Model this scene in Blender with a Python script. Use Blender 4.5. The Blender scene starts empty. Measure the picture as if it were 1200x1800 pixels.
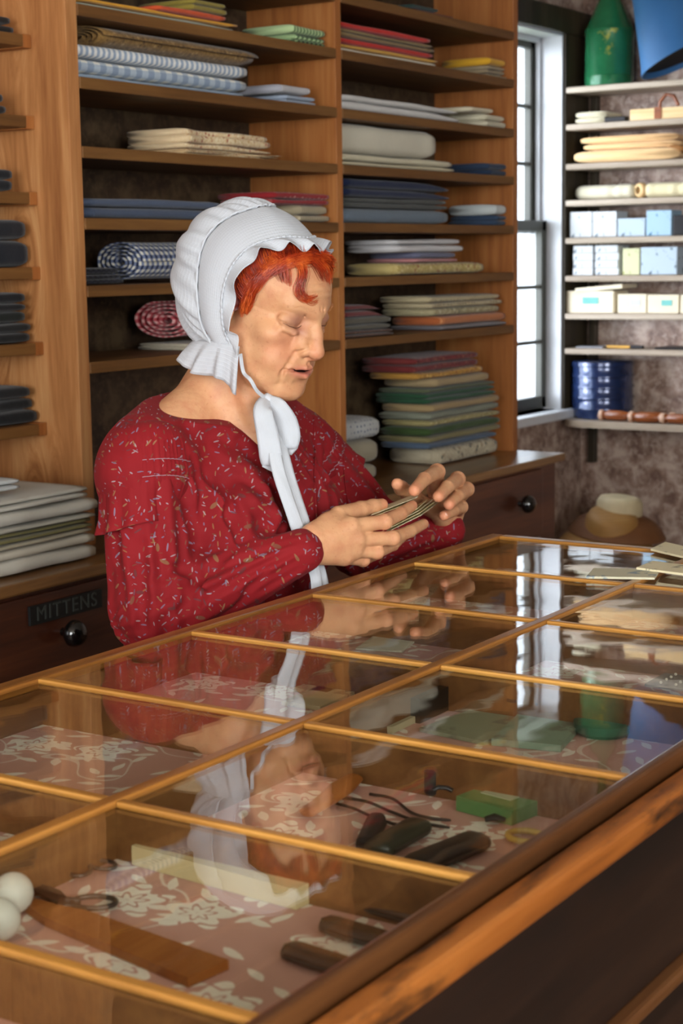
import bpy, bmesh, math, random
import numpy as np
from mathutils import Vector, Matrix, noise
random.seed(7)
S = bpy.context.scene
COL = S.collection
PI = math.pi

# ---------------------------------------------------------------- camera
F_PX, PITCH, YAW, ROLL = 2953.05, 0.149420771, 0.57807971, -0.0147671604
ZC = 1.45
def cam_axes():
    fw = np.array([math.cos(YAW)*math.cos(PITCH), math.sin(YAW)*math.cos(PITCH), -math.sin(PITCH)])
    r = np.array([math.sin(YAW), -math.cos(YAW), 0.0]); u = np.cross(r, fw)
    c, s = math.cos(ROLL), math.sin(ROLL)
    return c*r+s*u, -s*r+c*u, fw
CR, CU, CF = cam_axes()
def at(px, py, X=None, Y=None, Z=None):
    """world point where the sight line of a photograph pixel meets the plane x=X, y=Y or z=Z"""
    d = CR*((px-600)/F_PX) - CU*((py-900)/F_PX) + CF
    t = X/d[0] if X is not None else Y/d[1] if Y is not None else (Z-ZC)/d[2]
    q = d*t
    return Vector((q[0], q[1], q[2]+ZC))
cd = bpy.data.cameras.new('camera'); cam = bpy.data.objects.new('camera', cd); COL.objects.link(cam)
cam.matrix_world = Matrix(((CR[0],CU[0],-CF[0],0),(CR[1],CU[1],-CF[1],0),(CR[2],CU[2],-CF[2],ZC),(0,0,0,1)))
cd.sensor_fit = 'VERTICAL'; cd.sensor_height = 36; cd.sensor_width = 24
cd.lens = F_PX/1800*36; cd.clip_start = .02
cd.dof.use_dof = True; cd.dof.focus_distance = 2.0; cd.dof.aperture_fstop = 11
S.camera = cam

# ---------------------------------------------------------------- objects
def setp(o, label=None, cat=None, group=None, kind=None):
    if label: o['label'] = label
    if cat: o['category'] = cat
    if group: o['group'] = group
    if kind: o['kind'] = kind
    return o
def thing(name, label, cat, loc, group=None):
    o = bpy.data.objects.new(name, None); COL.objects.link(o); o.location = loc
    o.empty_display_size = .05
    bpy.context.view_layer.update()
    return setp(o, label, cat, group)
def world_loc(o):
    v = Vector((0,0,0))
    while o is not None:
        v += o.location; o = o.parent
    return v
def mesh(name, verts, faces, mat, parent=None, smooth=False, uv=None, label=None, cat=None, group=None, kind=None, origin=None):
    """links ONE mesh object; verts in world metres"""
    V = np.asarray(verts, dtype=float).reshape(-1,3)
    if parent is not None: org = np.array(world_loc(parent))
    elif origin is not None: org = np.array(origin, float)
    else:
        lo, hi = V.min(0), V.max(0); org = np.array([(lo[0]+hi[0])/2, (lo[1]+hi[1])/2, lo[2]])
    me = bpy.data.meshes.new(name)
    me.from_pydata((V-org).tolist(), [], [tuple(int(i) for i in f) for f in faces])
    if uv is not None:
        ul = me.uv_layers.new(name='UVMap'); 
        li = np.empty(len(me.loops), dtype=np.int32); me.loops.foreach_get('vertex_index', li)
        ul.data.foreach_set('uv', np.asarray(uv, dtype=np.float32)[li].ravel())
    if smooth: me.polygons.foreach_set('use_smooth', [True]*len(me.polygons))
    me.validate(); me.update()
    for m in (mat if isinstance(mat, (list,tuple)) else [mat]): me.materials.append(m)
    o = bpy.data.objects.new(name, me); COL.objects.link(o)
    if parent is not None: o.parent = parent
    else: o.location = org
    return setp(o, label, cat, group, kind)
def smooth_by_angle(o, deg=35):
    bm = bmesh.new(); bm.from_mesh(o.data)
    for f in bm.faces: f.smooth = True
    for e in bm.edges:
        e.smooth = e.is_manifold and e.calc_face_angle(0) < math.radians(deg)
    bm.to_mesh(o.data); bm.free(); return o
class MB:
    """collects shapes into one mesh"""
    def __init__(s): s.v=[]; s.f=[]; s.uv=[]
    def add(s, v, f, uv=None):
        n=len(s.v); v=[tuple(map(float,p)) for p in v]; s.v += v; s.f += [tuple(i+n for i in q) for q in f]
        s.uv += list(uv) if uv is not None else [(p[0],p[1]) for p in v]
        return s
    def box(s, x0,x1,y0,y1,z0,z1, bev=0.0, rot=None, seg=2):
        bm=bmesh.new(); bmesh.ops.create_cube(bm,size=1)
        for v in bm.verts: v.co=Vector((v.co.x*(x1-x0),v.co.y*(y1-y0),v.co.z*(z1-z0)))
        if bev>0: bmesh.ops.bevel(bm,geom=bm.edges[:],offset=bev,segments=seg,profile=.6,affect='EDGES')
        c=Vector(((x0+x1)/2,(y0+y1)/2,(z0+z1)/2))
        R=rot if rot is not None else Matrix.Identity(3)
        bm.verts.index_update(); s.add([R@v.co+c for v in bm.verts],[[v.index for v in f.verts] for f in bm.faces]); bm.free(); return s
    def lathe(s, prof, c=(0,0,0), n=32, R=None, caps=True):
        """prof: (radius, height) along z"""
        R=R if R is not None else Matrix.Identity(3); c=Vector(c); v=[]; f=[]
        for r,h in prof:
            for k in range(n):
                a=2*PI*k/n; v.append(R@Vector((r*math.cos(a),r*math.sin(a),h))+c)
        for i in range(len(prof)-1):
            for k in range(n): f.append((i*n+k,i*n+(k+1)%n,(i+1)*n+(k+1)%n,(i+1)*n+k))
        if caps:
            f.append(tuple(range(n-1,-1,-1))); f.append(tuple(range((len(prof)-1)*n,len(prof)*n)))
        return s.add(v,f)
    def tube(s, pts, rad, n=8, caps=True, flat=1.0, up=(0,0,1)):
        pts=[Vector(p) for p in pts]; m=len(pts); v=[]; f=[]
        rad=rad if isinstance(rad,(list,tuple)) else [rad]*m
        nrm=None
        for i in range(m):
            t=(pts[min(i+1,m-1)]-pts[max(i-1,0)]).normalized()
            if nrm is None:
                nrm=Vector(up)-t*t.dot(Vector(up))
                if nrm.length<1e-4: nrm=Vector((1,0,0))-t*t.x
            else: nrm=nrm-t*t.dot(nrm)
            nrm.normalize(); b=t.cross(nrm)
            for k in range(n):
                a=2*PI*k/n; v.append(pts[i]+nrm*(math.cos(a)*rad[i]*flat)+b*(math.sin(a)*rad[i]))
        for i in range(m-1):
            for k in range(n): f.append((i*n+k,i*n+(k+1)%n,(i+1)*n+(k+1)%n,(i+1)*n+k))
        if caps: f.append(tuple(range(n-1,-1,-1))); f.append(tuple(range((m-1)*n,m*n)))
        return s.add(v,f)
    def prism(s, poly, origin, ex, ey, ez, h):
        """polygon (2-d) in the plane ex,ey extruded by h along ez"""
        o=Vector(origin); ex,ey,ez=Vector(ex),Vector(ey),Vector(ez); n=len(poly)
        a=[o+ex*p[0]+ey*p[1] for p in poly]; b=[q+ez*h for q in a]
        return s.add(a+b,[tuple(range(n-1,-1,-1)),tuple(range(n,2*n))]+[(k,(k+1)%n,n+(k+1)%n,n+k) for k in range(n)])
    def obj(s, name, mat, parent=None, ang=None, **k):
        o=mesh(name,s.v,s.f,mat,parent,uv=s.uv,**k)
        bm=bmesh.new(); bm.from_mesh(o.data); bmesh.ops.recalc_face_normals(bm,faces=bm.faces); bm.to_mesh(o.data); bm.free()
        return smooth_by_angle(o,ang) if ang else o
def grid_faces(nu, nv, wrap_u=False, wrap_v=False):
    f=[]
    for i in range(nu-(0 if wrap_u else 1)):
        for j in range(nv-(0 if wrap_v else 1)):
            a=i*nv+j; b=((i+1)%nu)*nv+j; c=((i+1)%nu)*nv+(j+1)%nv; d=i*nv+(j+1)%nv
            f.append((a,b,c,d))
    return f
def nz(x,y=0.,z=0.): return noise.noise(Vector((x,y,z)))

# ---------------------------------------------------------------- materials
def lin(c): return c/12.92 if c<=.04045 else ((c+.055)/1.055)**2.4
def rgb(r,g,b): return (lin(r/255),lin(g/255),lin(b/255),1)
class NT:
    def __init__(s,name):
        s.m=bpy.data.materials.new(name); s.m.use_nodes=True; s.t=s.m.node_tree; s.t.nodes.clear()
        s.out=s.n('ShaderNodeOutputMaterial')
    def n(s,ty,ins=None,**k):
        q=s.t.nodes.new(ty)
        for a,v in k.items(): setattr(q,a,v)
        for a,v in (ins or {}).items(): s.set(q,a,v)
        return q
    def set(s,q,a,v):
        sock=q.inputs[a]
        if isinstance(v,bpy.types.NodeSocket): s.t.links.new(v,sock)
        elif isinstance(v,bpy.types.Node): s.t.links.new(v.outputs[0],sock)
        else: sock.default_value=v
    def link(s,a,b): s.t.links.new(a,b)
    def math(s,op,a,b=None,c=None,clamp=False):
        q=s.n('ShaderNodeMath',operation=op,use_clamp=clamp); s.set(q,0,a)
        if b is not None: s.set(q,1,b)
        if c is not None: s.set(q,2,c)
        return q.outputs[0]
    def mix(s,f,a,b,blend='MIX'):
        q=s.n('ShaderNodeMix',data_type='RGBA',blend_type=blend); s.set(q,0,f); s.set(q,6,a); s.set(q,7,b); return q.outputs[2]
    def ramp(s,f,stops,interp='LINEAR'):
        q=s.n('ShaderNodeValToRGB'); s.set(q,0,f); cr=q.color_ramp; cr.interpolation=interp
        while len(cr.elements)<len(stops): cr.elements.new(.5)
        for e,(p,c) in zip(cr.elements,stops): e.position=p; e.color=c
        return q.outputs[0]
    def coord(s,kind='Object',scale=(1,1,1),rot=(0,0,0),loc=(0,0,0)):
        c=s.n('ShaderNodeTexCoord'); m=s.n('ShaderNodeMapping',{'Vector':c.outputs[kind],'Scale':scale,'Rotation':rot,'Location':loc}); return m.outputs[0]
    def noise(s,v,scale,detail=4,rough=.55,dist=0):
        return s.n('ShaderNodeTexNoise',{'Vector':v,'Scale':scale,'Detail':detail,'Roughness':rough,'Distortion':dist})
    def bsdf(s,**k):
        q=s.n('ShaderNodeBsdfPrincipled',{a.replace('_',' '):v for a,v in k.items()}); s.link(q.outputs[0],s.out.inputs[0]); return q
    def bump(s,h,strength=.3,dist=.002,normal=None):
        q=s.n('ShaderNodeBump',{'Height':h,'Strength':strength,'Distance':dist})
        if normal is not None: s.set(q,'Normal',normal)
        return q.outputs[0]
def plain(name,col,rough=.6,metal=0.,spec=.4,var=.12,bscale=60,bstr=.15,coat=0.):
    t=NT(name); v=t.coord(); n=t.noise(v,bscale,4)
    n2=t.noise(v,7,3)
    dark=tuple(c*(1-var*2) for c in col[:3])+(1,); light=tuple(min(1,c*(1+var)) for c in col[:3])+(1,)
    c=t.ramp(n2.outputs[0],[(.3,dark),(.7,light)])
    t.bsdf(Base_Color=c,Roughness=rough,Metallic=metal,Specular_IOR_Level=spec,Coat_Weight=coat,Coat_Roughness=.15,Normal=t.bump(n.outputs[0],bstr,.001))
    return t.m
def wood(name,c_dark,c_mid,c_light,axis='z',rough=.5,scale=1.,coat=0.,knots=False,spec=.4,wear=None):
    t=NT(name)
    st={'x':(.6,9,9),'y':(9,.6,9),'z':(9,9,.6)}[axis]
    v=t.coord('Object',tuple(a*scale for a in st))
    if knots:
        kv=t.coord('Object',{'x':(2,6,6),'y':(6,2,6),'z':(6,6,2)}[axis])
        vo=t.n('ShaderNodeTexVoronoi',{'Vector':kv,'Scale':1.3,'Randomness':1.})
        kd=t.math('SMOOTH_MIN',vo.outputs['Distance'],.35,.2)
        kk=t.math('SUBTRACT',.36,kd)
        v=t.n('ShaderNodeVectorMath',{0:v,1:t.n('ShaderNodeCombineXYZ',{'X':t.math('MULTIPLY',kk,5.),'Y':t.math('MULTIPLY',kk,5.),'Z':t.math('MULTIPLY',kk,2.)}).outputs[0]},operation='ADD').outputs[0]
    n1=t.noise(v,2.2,5,.6,.6); n2=t.noise(v,14,3,.6)
    f=t.math('ADD',t.math('MULTIPLY',n1.outputs[0],.75),t.math('MULTIPLY',n2.outputs[0],.25))
    c=t.ramp(f,[(.3,c_dark),(.5,c_mid),(.72,c_light)])
    if knots:
        km=t.ramp(vo.outputs['Distance'],[(.03,(1,1,1,1)),(.11,(0,0,0,1))])
        c=t.mix(t.math('MULTIPLY',km,.8),c,tuple(x*.35 for x in c_dark[:3])+(1,))
    if wear:
        w=t.noise(t.coord('Object',(3,3,3) if axis!='x' else (2.,8,8)),3,5,.65)
        c=t.mix(t.ramp(w.outputs[0],[(.52,(0,0,0,1)),(.66,(1,1,1,1))]),c,wear)
    t.bsdf(Base_Color=c,Roughness=rough,Specular_IOR_Level=spec,Coat_Weight=coat,Coat_Roughness=.2,Normal=t.bump(f,.25,.0015))
    return t.m
# ---------------------------------------------------------------- wood kinds
M_side = wood('pine_side', rgb(128,76,38), rgb(172,116,68), rgb(204,154,102),'z',.5,1.,knots=True)
M_div  = wood('pine_divider', rgb(116,66,28), rgb(152,92,44), rgb(174,116,64),'z',.5,1.)
M_shelf= wood('shelf_board', rgb(76,48,20), rgb(106,70,33), rgb(128,90,46),'x',.55)
M_back = wood('dark_back', rgb(26,18,12), rgb(44,30,20), rgb(66,48,32),'z',.7)
M_cab  = wood('cabinet_dark', rgb(44,20,12), rgb(74,36,20), rgb(102,56,30),'x',.35,coat=.25)
M_cabtop=wood('cabinet_top', rgb(84,56,28), rgb(122,84,44), rgb(146,106,62),'x',.3,coat=.4)
M_rail = wood('case_rail', rgb(96,56,20), rgb(146,94,38), rgb(182,128,62),'x',.32,coat=.3)
M_bar  = wood('case_bar', rgb(120,76,28), rgb(172,120,52), rgb(206,158,84),'y',.32,coat=.3)
M_frontrail = wood('case_front_rail', rgb(48,28,14), rgb(80,48,24), rgb(108,70,38),'x',.3,coat=.3)
M_tray = wood('case_inside', rgb(78,46,20), rgb(110,70,33), rgb(134,92,48),'x',.5)
M_ledge= wood('counter_ledge', rgb(78,40,14), rgb(136,76,28), rgb(164,100,44),'x',.4,coat=.2,wear=rgb(40,24,13))
M_front= wood('counter_front', rgb(16,10,7), rgb(30,18,12), rgb(48,30,19),'x',.45,coat=.1,wear=rgb(30,17,10))
M_grey = wood('grey_shelf', rgb(128,110,92), rgb(166,150,132), rgb(192,178,160),'y',.45,coat=.15)
M_casing=wood('dark_casing', rgb(34,28,20), rgb(54,46,32), rgb(76,66,48),'z',.45)
M_white= plain('white_paint',rgb(196,198,202),.5,var=.05)
M_black= plain('black_glaze',rgb(14,13,14),.12,spec=.6,coat=.5)
M_floor= wood('floor_boards', rgb(70,46,28), rgb(104,72,46), rgb(128,92,60),'x',.5)

def wallpaper(name, base, tone, light, sc):
    t=NT(name); v=t.coord('Object')
    n=t.noise(v,sc,5,.6,.3); n2=t.noise(v,sc*3.2,4,.6,.2)
    vo=t.n('ShaderNodeTexVoronoi',{'Vector':v,'Scale':sc*.9,'Randomness':.8})
    c=t.ramp(n.outputs[0],[(.36,base),(.5,tone),(.64,light)])
    c=t.mix(t.ramp(n2.outputs[0],[(.5,(0,0,0,1)),(.62,(.6,.6,.6,1))]),c,light)
    c=t.mix(t.ramp(vo.outputs['Distance'],[(.1,(.5,.5,.5,1)),(.3,(0,0,0,1))]),c,base)
    t.bsdf(Base_Color=c,Roughness=.42,Specular_IOR_Level=.45); return t.m
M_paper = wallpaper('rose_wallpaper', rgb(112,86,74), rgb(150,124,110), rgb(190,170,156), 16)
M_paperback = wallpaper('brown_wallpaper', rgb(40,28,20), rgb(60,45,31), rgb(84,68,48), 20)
M_wall = plain('plaster',rgb(120,104,84),.8,var=.05)

YW, XE, ZF, ZCE = 2.45, 5.27, -.10, 2.75      # shelf wall, end wall, floor, ceiling
XN, YN = -2.6, -2.4                            # the walls behind the photographer
def struct(name, mb, mat, **k): return mb.obj(name, mat, kind='structure', **k)
struct('floor', MB().box(XN-.1,XE+.1,YN-.1,YW+.1,ZF-.1,ZF), M_floor)
struct('ceiling', MB().box(XN-.1,XE+.1,YN-.1,YW+.1,ZCE,ZCE+.1), plain('limewash',rgb(196,188,174),.85,var=.04))
# shelf wall with the window opening x 4.32..5.13, z .95..2.16
WX0,WX1,WZ0,WZ1 = 4.30,5.085,.945,2.155
w=MB(); T=.16
w.box(XN-.1,WX0,YW,YW+T,ZF,ZCE).box(WX1,XE+.1,YW,YW+T,ZF,ZCE).box(WX0,WX1,YW,YW+T,ZF,WZ0).box(WX0,WX1,YW,YW+T,WZ1,ZCE)
struct('wall_back', w, M_paper)
struct('wall_end', MB().box(XE,XE+.1,YN,YW,ZF,ZCE), M_paper)
# walls behind the photographer, each with one tall window opening
w=MB(); a,b,z0,z1=-.7,1.1,.75,2.45
w.box(XN-.1,XN,YN,a,ZF,ZCE).box(XN-.1,XN,b,YW,ZF,ZCE).box(XN-.1,XN,a,b,ZF,z0).box(XN-.1,XN,a,b,z1,ZCE)
struct('wall_left', w, M_wall)
w=MB(); a,b=-1.9,.3
w.box(XN,a,YN-.1,YN,ZF,ZCE).box(b,XE,YN-.1,YN,ZF,ZCE).box(a,b,YN-.1,YN,ZF,z0).box(a,b,YN-.1,YN,z1,ZCE)
struct('wall_front', w, M_wall)

# ---------------------------------------------------------------- window beside the shelves
win=bpy.data.objects.new('window_1',None); COL.objects.link(win); win.location=(WX0,YW,WZ0); win['kind']='structure'; 
bpy.context.view_layer.update()
jb=MB(); d0,d1=YW-.012,YW+.15
jb.box(WX1-.004,WX1+.02,d0,d1,WZ0,WZ1).box(WX0-.02,WX0+.004,d0,d1,WZ0,WZ1).box(WX0,WX1,d0,d1,WZ1-.004,WZ1+.02)
# stop beads that guide the sashes
jb.box(WX1-.016,WX1-.004,YW+.062,YW+.078,WZ0,WZ1,.002).box(WX0+.004,WX0+.016,YW+.062,YW+.078,WZ0,WZ1,.002).box(WX0,WX1,YW+.062,YW+.078,WZ1-.02,WZ1-.004,.002)
jb.obj('window_jamb',M_white,win)
MB().box(WX1+.004,XE-.001,YW-.022,YW,WZ0-.02,WZ1+.075,.003).box(WX0-.1,WX0,YW-.022,YW,WZ0-.02,WZ1+.075,.003).box(WX0-.1,XE-.001,YW-.03,YW,WZ1+.004,WZ1+.082,.004).obj('window_casing',M_casing,win)
MB().box(WX0-.12,WX1+.1,YW-.05,YW+.15,WZ0-.03,WZ0,.005).obj('window_sill',M_white,win)
M_sash=plain('sash_paint',rgb(66,66,58),.4,var=.1)
def sash(z0,z1,y,rows):
    s=MB(); fw=.032; x0,x1=WX0+.006,WX1-.006
    s.box(x0,x0+fw,y,y+.026,z0,z1,.003).box(x1-fw,x1,y,y+.026,z0,z1,.003).box(x0,x1,y,y+.026,z0,z0+.04,.003).box(x0,x1,y,y+.026,z1-.035,z1,.003)
    for k in range(1,rows):
        z=z0+.04+(z1-z0-.075)*k/rows; s.box(x0,x1,y+.004,y+.022,z-.006,z+.006,.002)
    for k in range(1,3):
        x=x0+(x1-x0)*k/3; s.box(x-.006,x+.006,y+.004,y+.022,z0,z1,.002)
    o=s.obj('window_sash',M_sash,win)
    MB().box(x0+.01,x1-.01,y+.012,y+.015,z0+.01,z1-.01).obj('window_pane',M_glass,o)
def glass_mat(name,tint=(1,1,1,1),wav=0.):
    """clear thin glass: see-through, mirror-like at grazing angles"""
    t=NT(name); g=t.n('ShaderNodeNewGeometry')
    if wav:
        h=t.noise(t.coord('Object',(1.,1.,1.)),9,2,.5); nrm=t.bump(h.outputs[0],wav,.004)
    d=t.n('ShaderNodeVectorMath',{0:g.outputs['Incoming'],1:g.outputs['Normal']},operation='DOT_PRODUCT').outputs['Value']
    k=t.math('POWER',t.math('SUBTRACT',1.,t.math('ABSOLUTE',d),clamp=True),5.)
    fr=t.math('MULTIPLY_ADD',k,.96,.04)
    tr=t.n('ShaderNodeBsdfTransparent',{'Color':tint}); gl=t.n('ShaderNodeBsdfGlossy',{'Color':(1,1,1,1),'Roughness':.015})
    if wav: t.set(gl,'Normal',nrm)
    mx=t.n('ShaderNodeMixShader',{0:fr,1:tr.outputs[0],2:gl.outputs[0]}); t.link(mx.outputs[0],t.out.inputs[0]); return t.m
M_glass=glass_mat('window_glass')
ZM=1.545
sash(WZ0+.004,ZM+.02,YW+.04,3)
sash(ZM-.02,WZ1-.004,YW+.082,3)
# ground and greenery outside the window
struct('ground_outside', MB().box(2,14,2.7,16,-.6,-.5), plain('lawn',rgb(150,160,130),.9))
# ---------------------------------------------------------------- main shelving
YS, YB, ZT = 2.16, 2.42, .908
SZ=[2.052,1.926,1.794,1.667,1.534,1.407,1.262]     # shelf tops
XP=[(2.405,2.437),(3.313,3.338),(4.198,4.226)]      # upright boards
un=thing('shelving_unit','tall pine shelving with two bays of folded cloth behind the woman','shelving',(3.3,2.3,ZT))
MB().box(*XP[0],YS,YB,ZT,2.7,.002).obj('side_panel',M_side,un)
MB().box(*XP[1],YS,YB,ZT,2.7,.002).obj('divider',M_div,un)
MB().box(*XP[2],YS,YB,ZT,2.7,.002).obj('side_panel',M_div,un)
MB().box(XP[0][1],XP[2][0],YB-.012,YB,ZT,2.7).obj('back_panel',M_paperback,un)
for k,z in enumerate(SZ+[2.19,2.33,2.47]):
    for a,b in ((XP[0][1],XP[1][0]),(XP[1][1],XP[2][0])):
        MB().box(a,b,YS-.003,YB-.012,z-.022,z,.0025).obj('shelf',M_shelf,un)
# shallower unit to its left
ul=thing('shelving_unit','pine shelving of dark cloth left of the tall two-bay shelving','shelving',(1.9,2.34,ZT))
LZ=[1.872,1.724,1.583,1.443,1.300,1.145]
for z in LZ:
    MB().box(1.5,2.382,2.245,YB-.012,z-.022,z,.0025).obj('shelf',M_shelf,ul)
    MB().box(2.382,2.4045,2.246,YB-.012,z-.024,z+.001,.002).obj('cleat',M_div,ul)
MB().box(1.5,2.4,YB-.012,YB,ZT,2.7).obj('back_panel',M_side,ul)
MB().box(1.47,1.5,YS,YB,ZT,2.7).obj('side_panel',M_side,ul)
# drawer cabinet under both
YC=2.03
cb=thing('drawer_cabinet','long dark drawer cabinet carrying the shelving, with round black knobs','cabinet',(2.9,2.2,ZF))
MB().box(1.40,4.2,YC,YB,.0,ZT-.022,.003).box(1.40,4.2,YC+.05,YB,ZF,0).obj('carcass',M_cab,cb)
MB().box(1.38,4.235,YC-.015,YB,ZT-.022,ZT,.004).obj('top',M_cabtop,cb)
def knob(c,par,r=.021):
    MB().lathe([(.008,0),(.009,.012),(r*.75,.016),(r,.024),(r*.98,.032),(r*.8,.041),(r*.45,.047),(.001,.049)],c,28,Matrix.Rotation(PI/2,3,'X')).obj('knob',M_black,par,ang=50)
M_plate=plain('label_plate',rgb(20,22,22),.5)
for x0,x1,kx in ((1.42,1.98,1.7),(2.0,2.36,2.18),(2.38,2.95,2.7),(2.97,3.55,3.26),(3.57,4.10,3.955)):
    for z0,z1 in ((.70,.878),(.5,.69),(.3,.49),(.05,.29)):
        d=MB().box(x0,x1,YC-.012,YC+.01,z0,z1,.003).obj('drawer',M_cab,cb)
        knob((kx,YC-.012,(z0+z1)/2+.012),d,.024)
# lettered plate on the drawer by the linen
pl=[o for o in cb.children if o.name.startswith('drawer')][4]
MB().box(2.093,2.281,YC-.018,YC-.012,.828,.862,.001).obj('label_plate',M_plate,pl)
fc=bpy.data.curves.new('lettering','FONT'); fc.body='MITTENS'; fc.size=.036; fc.extrude=.0006; fc.align_x='CENTER'; fc.align_y='CENTER'; fc.space_character=1.15
tmp=bpy.data.objects.new('tmp',fc); COL.objects.link(tmp); bpy.context.view_layer.update()
me=bpy.data.meshes.new_from_object(tmp.evaluated_get(bpy.context.evaluated_depsgraph_get())); bpy.data.objects.remove(tmp)
R=Matrix.Rotation(PI/2,4,'X'); R.translation=(2.187,YC-.0185,.845)
vs=[R@v.co for v in me.vertices]
mesh('lettering',vs,[list(q.vertices) for q in me.polygons],plain('faded_gilt',rgb(60,64,60),.5),pl)

# ---------------------------------------------------------------- shelves on the end wall
XS=5.09
EZ=[1.99,1.872,1.746,1.629,1.508,1.385,1.262,1.147]
eu=thing('wall_shelves','grey weathered shelves on the papered end wall beside the window','shelving',(5.18,1.7,.9))
for z in EZ:
    MB().box(XS,XE,.9,2.43,z-.02,z,.006,seg=3).obj('shelf',M_grey,eu)
v=[]; 
poly=[(5.27,.9),(5.02,.9),(5.02,2.33)]+[(5.02+.10-.10*math.cos(a),2.33+.10*math.sin(a)) for a in [k*PI/16 for k in range(1,9)]]+[(5.27,2.43)]
MB().prism(poly,(0,0,.893),(1,0,0),(0,1,0),(0,0,1),.022).obj('shelf',M_grey,eu)
for y in (2.40,1.35):
    MB().box(XE-.03,XE,y-.012,y+.012,.75,2.0,.002).obj('batten',M_casing,eu)

# ---------------------------------------------------------------- glazed counter
ZG=1.02
XB=[2.2888,2.0373,1.7776,1.5229,1.2638,.9958,.7348,.474,.21]   # cross bars
Y1,Y2,Y3=1.2028,.8750,.5421
X0,X1=.19,XB[0]
ct=thing('display_counter','long wooden shop counter with a glazed display case on top','counter',(1.25,.87,ZF))
bt=.010
MB().box(X0,X1+.02,Y1,Y1+.022,ZG-.055,ZG+.001,.003).obj('back_rail',M_rail,ct)
MB().box(X1+.0,X1+.02,Y3-.02,Y1+.0,ZG-.055,ZG+.001,.003).obj('end_rail',M_bar,ct)
MB().box(X0,X1+.02,Y3-.010,Y3,ZG-.045,ZG+.002,.003).obj('front_rail',M_frontrail,ct)
MB().box(X0,X1,Y2-.0068,Y2+.0068,ZG-.006,ZG+.001,.0022).obj('middle_rail',M_rail,ct)
for x in XB[1:]:
    for a,b in ((Y2+.007,Y1+.002),(Y3-.002,Y2-.007)):
        MB().box(x-.0050,x+.0050,a,b,ZG-.0055,ZG+.0006,.0022).obj('glazing_bar',M_bar,ct)
# partitions of the trays below the bars, and the tray bottom under printed paper
pt=MB(); ZB=ZG-.048
pt.box(X0,X1,Y2-.006,Y2+.006,ZB,ZG-.006)
for x in XB[1:]: pt.box(x-.005,x+.005,Y3,Y1,ZB,ZG-.006)
pt.box(X0,X1,Y3,Y3+.004,ZB,ZG-.01).box(X0,X1,Y1-.004,Y1,ZB,ZG-.01).box(X1-.004,X1,Y3,Y1,ZB,ZG-.01)
pt.obj('tray_partition',M_tray,ct)
M_case_glass=glass_mat('case_glass',(.97,.985,.97,1),.10)
for i in range(len(XB)-1):
    for a,b in ((Y2+.006,Y1+.001),(Y3-.001,Y2-.006)):
        MB().box(XB[i+1]+.003,XB[i]-.003,a,b,ZG-.0045,ZG-.0020).obj('glass_pane',M_case_glass,ct)
def lining():
    """rose paper printed with pale flowers and leaves"""
    t=NT('printed_lining'); P=rgb(196,148,132); W=rgb(234,226,208)
    v=t.coord('Object'); 
    nd=t.noise(v,26,2,.5); ds=t.n('ShaderNodeVectorMath',{0:v,1:t.n('ShaderNodeVectorMath',{0:nd.outputs['Color'],3:.010},operation='SCALE').outputs[0]},operation='ADD').outputs[0]
    ds=t.n('ShaderNodeVectorMath',{0:ds,1:(1,1,0)},operation='MULTIPLY').outputs[0]
    vo=t.n('ShaderNodeTexVoronoi',{'Vector':ds,'Scale':11.,'Randomness':.75},voronoi_dimensions='2D')
    # petals: angle around each cell centre
    dv=t.n('ShaderNodeVectorMath',{0:ds,1:vo.outputs['Position']},operation='SUBTRACT').outputs[0]
    sx=t.n('ShaderNodeSeparateXYZ',{0:dv}); ang=t.math('ARCTAN2',sx.outputs[1],sx.outputs[0])
    pet=t.math('MULTIPLY_ADD',t.math('SINE',t.math('MULTIPLY',ang,5.)),.008,.027)
    r=t.n('ShaderNodeVectorMath',{0:dv},operation='LENGTH').outputs['Value']
    fl=t.math('LESS_THAN',r,pet)
    ring=t.math('SINE',t.math('ADD',t.math('MULTIPLY',r,420.),t.math('MULTIPLY',t.math('SINE',t.math('MULTIPLY',ang,7.)),1.6)))
    fl=t.math('MULTIPLY',fl,t.math('GREATER_THAN',ring,-.72))
    sel=t.math('GREATER_THAN',t.n('ShaderNodeSeparateColor',{0:vo.outputs['Color']}).outputs[0],.35)
    fl=t.math('MULTIPLY',fl,sel)
    vl=t.n('ShaderNodeTexVoronoi',{'Vector':ds,'Scale':30.,'Randomness':1.},voronoi_dimensions='2D')
    ld=t.n('ShaderNodeVectorMath',{0:ds,1:vl.outputs['Position']},operation='SUBTRACT').outputs[0]
    lr=t.n('ShaderNodeVectorRotate',{'Vector':ld,'Angle':t.math('MULTIPLY',t.n('ShaderNodeSeparateColor',{0:vl.outputs['Color']}).outputs[1],6.28)},rotation_type='Z_AXIS').outputs[0]
    ls=t.n('ShaderNodeSeparateXYZ',{0:lr}); lx=t.math('DIVIDE',ls.outputs[0],.013); ly=t.math('DIVIDE',ls.outputs[1],.0042)
    lf=t.math('LESS_THAN',t.math('ADD',t.math('MULTIPLY',lx,lx),t.math('ABSOLUTE',ly)),1.)
    vine=t.noise(t.coord('Object',(1,1,1),(0,0,.4)),9,1,.4); vn=t.math('LESS_THAN',t.math('ABSOLUTE',t.math('SUBTRACT',vine.outputs[0],.5)),.006)
    m=t.math('MAXIMUM',t.math('MAXIMUM',fl,t.math('MULTIPLY',lf,.9)),t.math('MULTIPLY',vn,.6))
    t.bsdf(Base_Color=t.mix(m,P,W),Roughness=.6); return t.m
MB().box(X0,X1,Y3,Y1,ZB-.004,ZB).obj('tray_lining',lining(),ct)
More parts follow.
